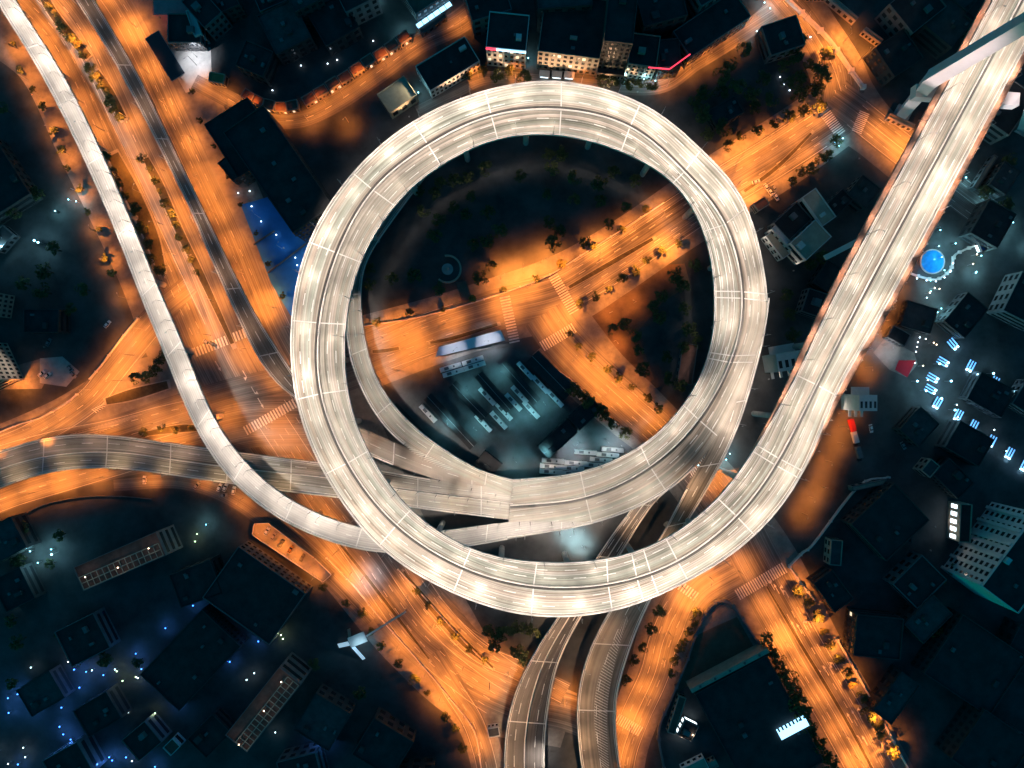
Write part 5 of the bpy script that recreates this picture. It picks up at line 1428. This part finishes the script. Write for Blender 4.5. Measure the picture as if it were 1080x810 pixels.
for i, (x, y) in enumerate([(1015, 189), (1036, 216), (1014, 249), (1050, 236), (1064, 236), (988, 244), (1004, 258), (1044, 250), (1046, 246), (978, 308), (1082, 262), (735, 490), (768, 478), (764, 484)]):
    put_ball("teal", x, y, f"teal garden lamp east of the bridge, {nth(i)} of those round the pool", "teal lamps round the pool")
for i, (x, y) in enumerate([(1024, 270), (1020, 280), (980, 305), (985, 306), (975, 310), (979, 362), (982, 364), (968, 386), (722, 766), (716, 772), (728, 770), (610, 770)]):
    put_ball("warm", x, y, f"warm white path lamp, {nth(i)} of those by the pool and the small yard", "warm path lamps")
for i, (x, y) in enumerate([(974, 343), (972, 347), (969, 356), (967, 361), (966, 366), (965, 371)]):
    put_ball("tiny", x, y, f"white guide light in the line running up from the red carpet, {nth(i)} from the top", "guide lights by the red carpet")

# pool with curved promenade
pool = thing("fountain_pool", "round glowing blue pool beside the bridge", "pool", G(983, 276))
circ = lambda r, n=28: [(r * math.cos(6.2832 * k / n), r * math.sin(6.2832 * k / n)) for k in range(n)]
mb = MB(); o_, i_ = circ(6.6), circ(6.0)
for k in range(28):
    j = (k + 1) % 28
    mb.quad((*o_[k], .6), (*o_[j], .6), (*i_[j], .6), (*i_[k], .6)); mb.quad((*o_[k], 0), (*o_[j], 0), (*o_[j], .6), (*o_[k], .6)); mb.quad((*i_[k], .6), (*i_[j], .6), (*i_[j], .1), (*i_[k], .1))
mb.build("rim", M_CONC, pool)
MB().prism(i_ if False else circ(5.98), .05, .42).build("water", mat("pool_water", (.02, .25, .6), .1, .2, .4, emit=(.01, .22, .75), estr=.03), pool)
point(pool, (0, 0, 7), 1100, (.05, .38, 1.0)); point(pool, (-6, -6, 3), 400, (.1, .5, 1.0))
fence("promenade_wall", "white curved promenade wall beneath the round blue pool", [(958, 288), (970, 292), (985, 295), (996, 290), (1003, 282), (1006, 270), (1016, 264), (1030, 258), (1046, 248)], 1.0, M_PARAPET, "wall", w=.9, rail=False)
for i, (x, y) in enumerate([(966, 294), (976, 296), (986, 297), (995, 293), (1001, 287), (1004, 278)]): put_ball("tiny", x, y, f"white light on the curved promenade below the pool, {nth(i)} from the west", "promenade lights")
building("small blue lit glass pavilion on the promenade east of the pool", (1026, 258), (1040, 252), 5, 4, 1, 4, M_GREYW, M_BLUE, win=M_WINCOOL, seed=90, clutter=0, name="pavilion", cat="pavilion")
# plaza with the red carpet
sheet("plaza_paving_ground", [G(*p) for p in ((921, 372), (934, 356), (964, 372), (968, 384), (956, 398), (938, 390))], .03, M_PAVE)
rc = MB().poly([G(948, 380, .05), G(966, 380, .05), (G(957, 398, .05)), G(944, 390, .05)]).build("red_carpet", mat("carpet_red", (.5, .02, .04), .9, .1, .5))
tag(rc, "red carpet strip on the plaza beside the bridge", "carpet")
building("dark curved front pavilion standing on the orange plaza", (930, 356), (948, 366), 7, 5, 1, 5, M_GREYW, M_ROOFD, seed=91, clutter=0, name="pavilion", cat="pavilion")
building("flat dark field house north of the red carpet", (944, 344), (952, 318), 16, 5, 1, 5, M_DARKW, M_ROOFG, seed=92, clutter=1)
put_ball("teal", 985, 330, "teal white lamp above the line of guide lights", "teal lamps round the pool")
put_ball("teal", 989, 326, "second teal white lamp above the line of guide lights", "teal lamps round the pool")

# floor lights: three glowing bars and a lamp box each
M_BAR = mat("light_bar", (.4, .6, .9), .4, 0, emit=(.16, .48, 1.0), estr=1.1)
M_BOX = mat("light_box", (.7, .9, 1), .4, 0, emit=(.5, .85, 1.0), estr=4)
fl = thing("floor_light", "x", "floor light", (0, 0, -500))
for k in range(3): MB().box(-.28 + (k - 1) * 1.5, -2.4, .2, .28 + (k - 1) * 1.5, 2.4, .5).build("light_bar", M_BAR, fl)
MB().box(-2.6, -2.6, 0, 2.6, 2.6, .19).build("base", M_DARKW, fl)
for k in range(2): MB().box(-1.4 + k * 1.9, -3.6, 0, -.5 + k * 1.9, -2.7, .9).build("lamp_box", M_BOX, fl)
point(fl, (0, -3, 1.7), 700, (.3, .65, 1.0))
for i, (x, y, a) in enumerate([(1024, 385, -28), (1049, 402, -28), (1074, 419, -28), (1004, 362, 40), (993, 381, 60), (982, 398, 60), (980, 410, 60), (989, 424, -30), (1011, 437, -28), (1027, 448, -28), (1046, 464, -28), (1065, 477, -28), (1081, 490, -28)]):
    p = G(x, y); lab = f"blue floor light of three glowing bars, {nth(i)} of its rows by the bridge"
    if i == 0: fl.location = p; fl.rotation_euler = (0, 0, math.radians(a)); tag(fl, lab, None, "blue floor lights")
    else: clone(fl, lab, p, math.radians(a), "blue floor lights")

# blue lit canopy by the avenue, footbridge, small yard
bc = thing("blue_canopy", "blue white glowing roof beside the arrow marked avenue", "canopy", G(835, 766, 9.2), math.radians(28))
MB().box(-8, -3, 1.2, 8, 3, 1.5).build("light_panel", M_SIGNB, bc)
for k in range(7): MB().box(-7.4 + k * 2.1, 1.4, 1.51, -6.5 + k * 2.1, 3.2, 1.9).build("roof_rib", M_DARKW, bc)
for x in (-7.5, 7.5): MB().tube([(x, 0, 0), (x, 0, 1.19)], .15).build("post", M_STEEL, bc)
fb = thing("footbridge", "white lit footbridge landing with two stair flights by the south avenue", "footbridge")
def slab_(nm, a_, b_, w, z0, z1, m):
    A_, B_ = G(*a_), G(*b_); d_ = (B_ - A_).normalized(); n_ = Vector((-d_.y, d_.x, 0)) * w / 2
    q = MB(); q.v = [(*(A_ - n_)[:2], z0 - .4), (*(B_ - n_)[:2], z1 - .4), (*(B_ + n_)[:2], z1 - .4), (*(A_ + n_)[:2], z0 - .4), (*(A_ - n_)[:2], z0), (*(B_ - n_)[:2], z1), (*(B_ + n_)[:2], z1), (*(A_ + n_)[:2], z0)]
    q.f = [(3, 2, 1, 0), (4, 5, 6, 7), (0, 1, 5, 4), (1, 2, 6, 5), (2, 3, 7, 6), (3, 0, 4, 7)]; q.build(nm, m, fb)
M_GLOWST = mat("lit_stair", (.7, .85, .95), .5, 0, emit=(.55, .8, 1.0), estr=.55)  # light on the flights put in as their own glow
slab_("landing", (371, 674), (388, 667), 5.5, 6, 6, M_WHITEW)
slab_("stair_flight", (357, 681), (370.5, 674.5), 2.2, .5, 6, M_GLOWST)
slab_("stair_flight", (384, 695), (374, 677), 1.6, .5, 6, M_GLOWST)
slab_("stair_flight", (368, 663), (372, 672), 1.6, .5, 6, M_ROOFT)
slab_("bridge_span", (389, 666.6), (430, 641), .9, 6.4, 6.4, M_PARAPET)
MB().tube([G(380, 671), G(380, 671) + Vector((0, 0, 5.5))], .5, 8).build("column", M_CONC, fb)
MB().tube([G(428, 642), G(428, 642) + Vector((0, 0, 5.9))], .4, 8).build("column", M_CONC, fb)
point(fb, tuple(G(384, 676) + Vector((0, 0, 8))), 1500, (.5, .8, 1.0)); 
building("small hut with a blue lit side in the yard below the walled triangle", (712, 770), (720, 754), 8, 5, 1, 3, M_GREYW, M_ROOFD, win=M_WINCOOL, seed=93, clutter=1)
building("red roofed long shed inside the yard wall", (702, 768), (714, 730), 4, 4, 1, 6, M_BRICK, M_ROOFR, seed=94, clutter=0)
building("pale stepped shed roof at the bottom edge below the yard", (716, 806), (740, 794), 6, 4, 1, 4, M_WHITEW, M_ROOFT, seed=95, clutter=1)
building("little tan box roof next to the stepped shed at the bottom edge", (744, 800), (752, 796), 4, 4, 1, 2, M_BRICK, M_ROOFT, seed=96, clutter=0)
building("white roofed gate house at the south avenue's split", (514, 764), (526, 762), 5, 4, 1, 3, M_WHITEW, M_ROOFG, seed=97, clutter=0)

# floodlights that the photograph shows by what they light
for i, (x, y, ax, ay, w) in enumerate([(534, 84, 534, 70, 1), (580, 92, 580, 75, 1), (608, 95, 608, 79, 1), (640, 98, 642, 84, .8), (672, 98, 672, 84, 1), (486, 104, 482, 90, .8), (432, 124, 428, 116, .5)]):
    floodlight(x, y, 0, G(ax, ay, 9), 26000 * w, (1.0, .60, .33), 110, f"warm floodlight aimed at the facades above the ring, {nth(i)} in the lane", "facade floodlights")
floodlight(968, 128, 0, G(960, 104, 30), 30000, (1, .8, .75), 70, "floodlight on the ground below the pylon's west leg")
floodlight(1000, 90, 50, tuple(KNEE.lerp(TOPL, .4)), 60000, (1, .82, .78), 80, "floodlight on the bridge deck aimed up the pylon's west leg")
floodlight(1040, 118, 49, tuple(KR + Vector((0, 0, -8))), 30000, (1, .8, .75), 80, "floodlight on the bridge deck aimed at the pylon's east leg")
road_lamps(lamp_blue_added, [(272, 226), (300, 258), (322, 300), (335, 262), (312, 330), (342, 290)], "added cool lamp on a tall post in the blue painted yard, {} from the boulevard", "added blue yard lamps")  # added to brighten the blue yard
floodlight(930, 262, 50, G(1010, 62, 80), 420000, (1, .76, .74), 44, "floodlight on the bridge deck aimed up at the pylon")
floodlight(905, 168, 0, G(966, 104, 40), 30000, (1, .8, .78), 60, "floodlight by the north street aimed at the pylon's lower leg")
for i, (x, y, z) in enumerate([(96, 606, 18), (130, 596, 18), (162, 576, 18), (256, 780, 20), (282, 745, 20), (300, 715, 20)]):
    put_ball("warm", x, y, f"added warm lamp on a steel framed red brown roof in the southwest, {nth(i)} of six", "added warm roof lamps", z + .15)  # lamps added so the red brown roofs stand out
for i, (x, y, ax, ay) in enumerate([(980, 580, 1010, 575), (985, 555, 1030, 545), (790, 258, 812, 250), (836, 286, 836, 258), (810, 400, 815, 385), (884, 436, 894, 424), (300, 262, 320, 245), (48, 366, 20, 380), (40, 330, 10, 322)]):
    floodlight(x, y, 0, G(ax, ay, 12), [1500, 1500, 2500, 1200, 4000, 4000, 5000, 14000, 9000][i], (1, .86, .72), 110, f"white floodlight facing a pale wall, {nth(i)} of the ones away from the ring", "wall floodlights")
floodlight(385, 600, 0, G(385, 601, 0), 10, (.9, .9, 1), 90, "floodlight at the avenue's head under the ring") if False else None

floodlight(446, 94, 9.2, G(424, 106, 8), 14000, (1, .86, .6), 100, "floodlight on the narrow white building aimed at the tan shed roof")
road_lamps(lamp_dim, [(280, 558), (302, 574), (326, 592)], "orange lamp standing on the parking deck, {} from the north", "parking deck lamps", 4.02)
for i, (x, y, w) in enumerate([(188, 10, 5000), (170, 20, 3000)]):
    floodlight(x, y, .05, G(188, 12, 6.2), w, (1, .35, .4), 120, f"pink floodlight beneath the pink canopy, {nth(i)} of two")

floodlight(992, 178, 50, tuple(KR.lerp(FR, .3)), 60000, (1, .84, .82), 50, "floodlight on the bridge deck aimed at the pylon's east leg from the south")
row([(440, 622), (462, 648), (490, 678), (510, 696)], 6, "low shrub tree on the south avenue's dividing island, {} from the ring", "south island trees", lambda i: 4, .9, 2)

rq = random.Random(77)
for k, (x0, x1, y0, y1, n, lab, grp) in {"teal": (975, 1075, 225, 300, 9, "small teal lamp in the gardens round the pool, {} from the west", "garden lamps east"), "white": (950, 1078, 300, 480, 16, "small white lamp among the blue floor lights, {} from the west", "white lamps east"),
        "blue": (4, 160, 700, 805, 16, "blue lamp in the southwest corner gardens, {} of the scattered ones from the west", "blue garden lamps")}.items():
    for i, (x, y) in enumerate(sorted((rq.uniform(x0, x1), rq.uniform(y0, y1)) for _ in range(n))): put_ball(k, x, y, lab.format(nth(i)), grp)
for i, (x, y) in enumerate([(961, 402), (970, 412), (986, 420), (1000, 432), (984, 384), (996, 402), (1040, 394), (1060, 412)]):
    put_ball("flood", x, y, f"bright cyan floodlight between the blue floor lights, {nth(i)} of eight", "cyan floodlights")
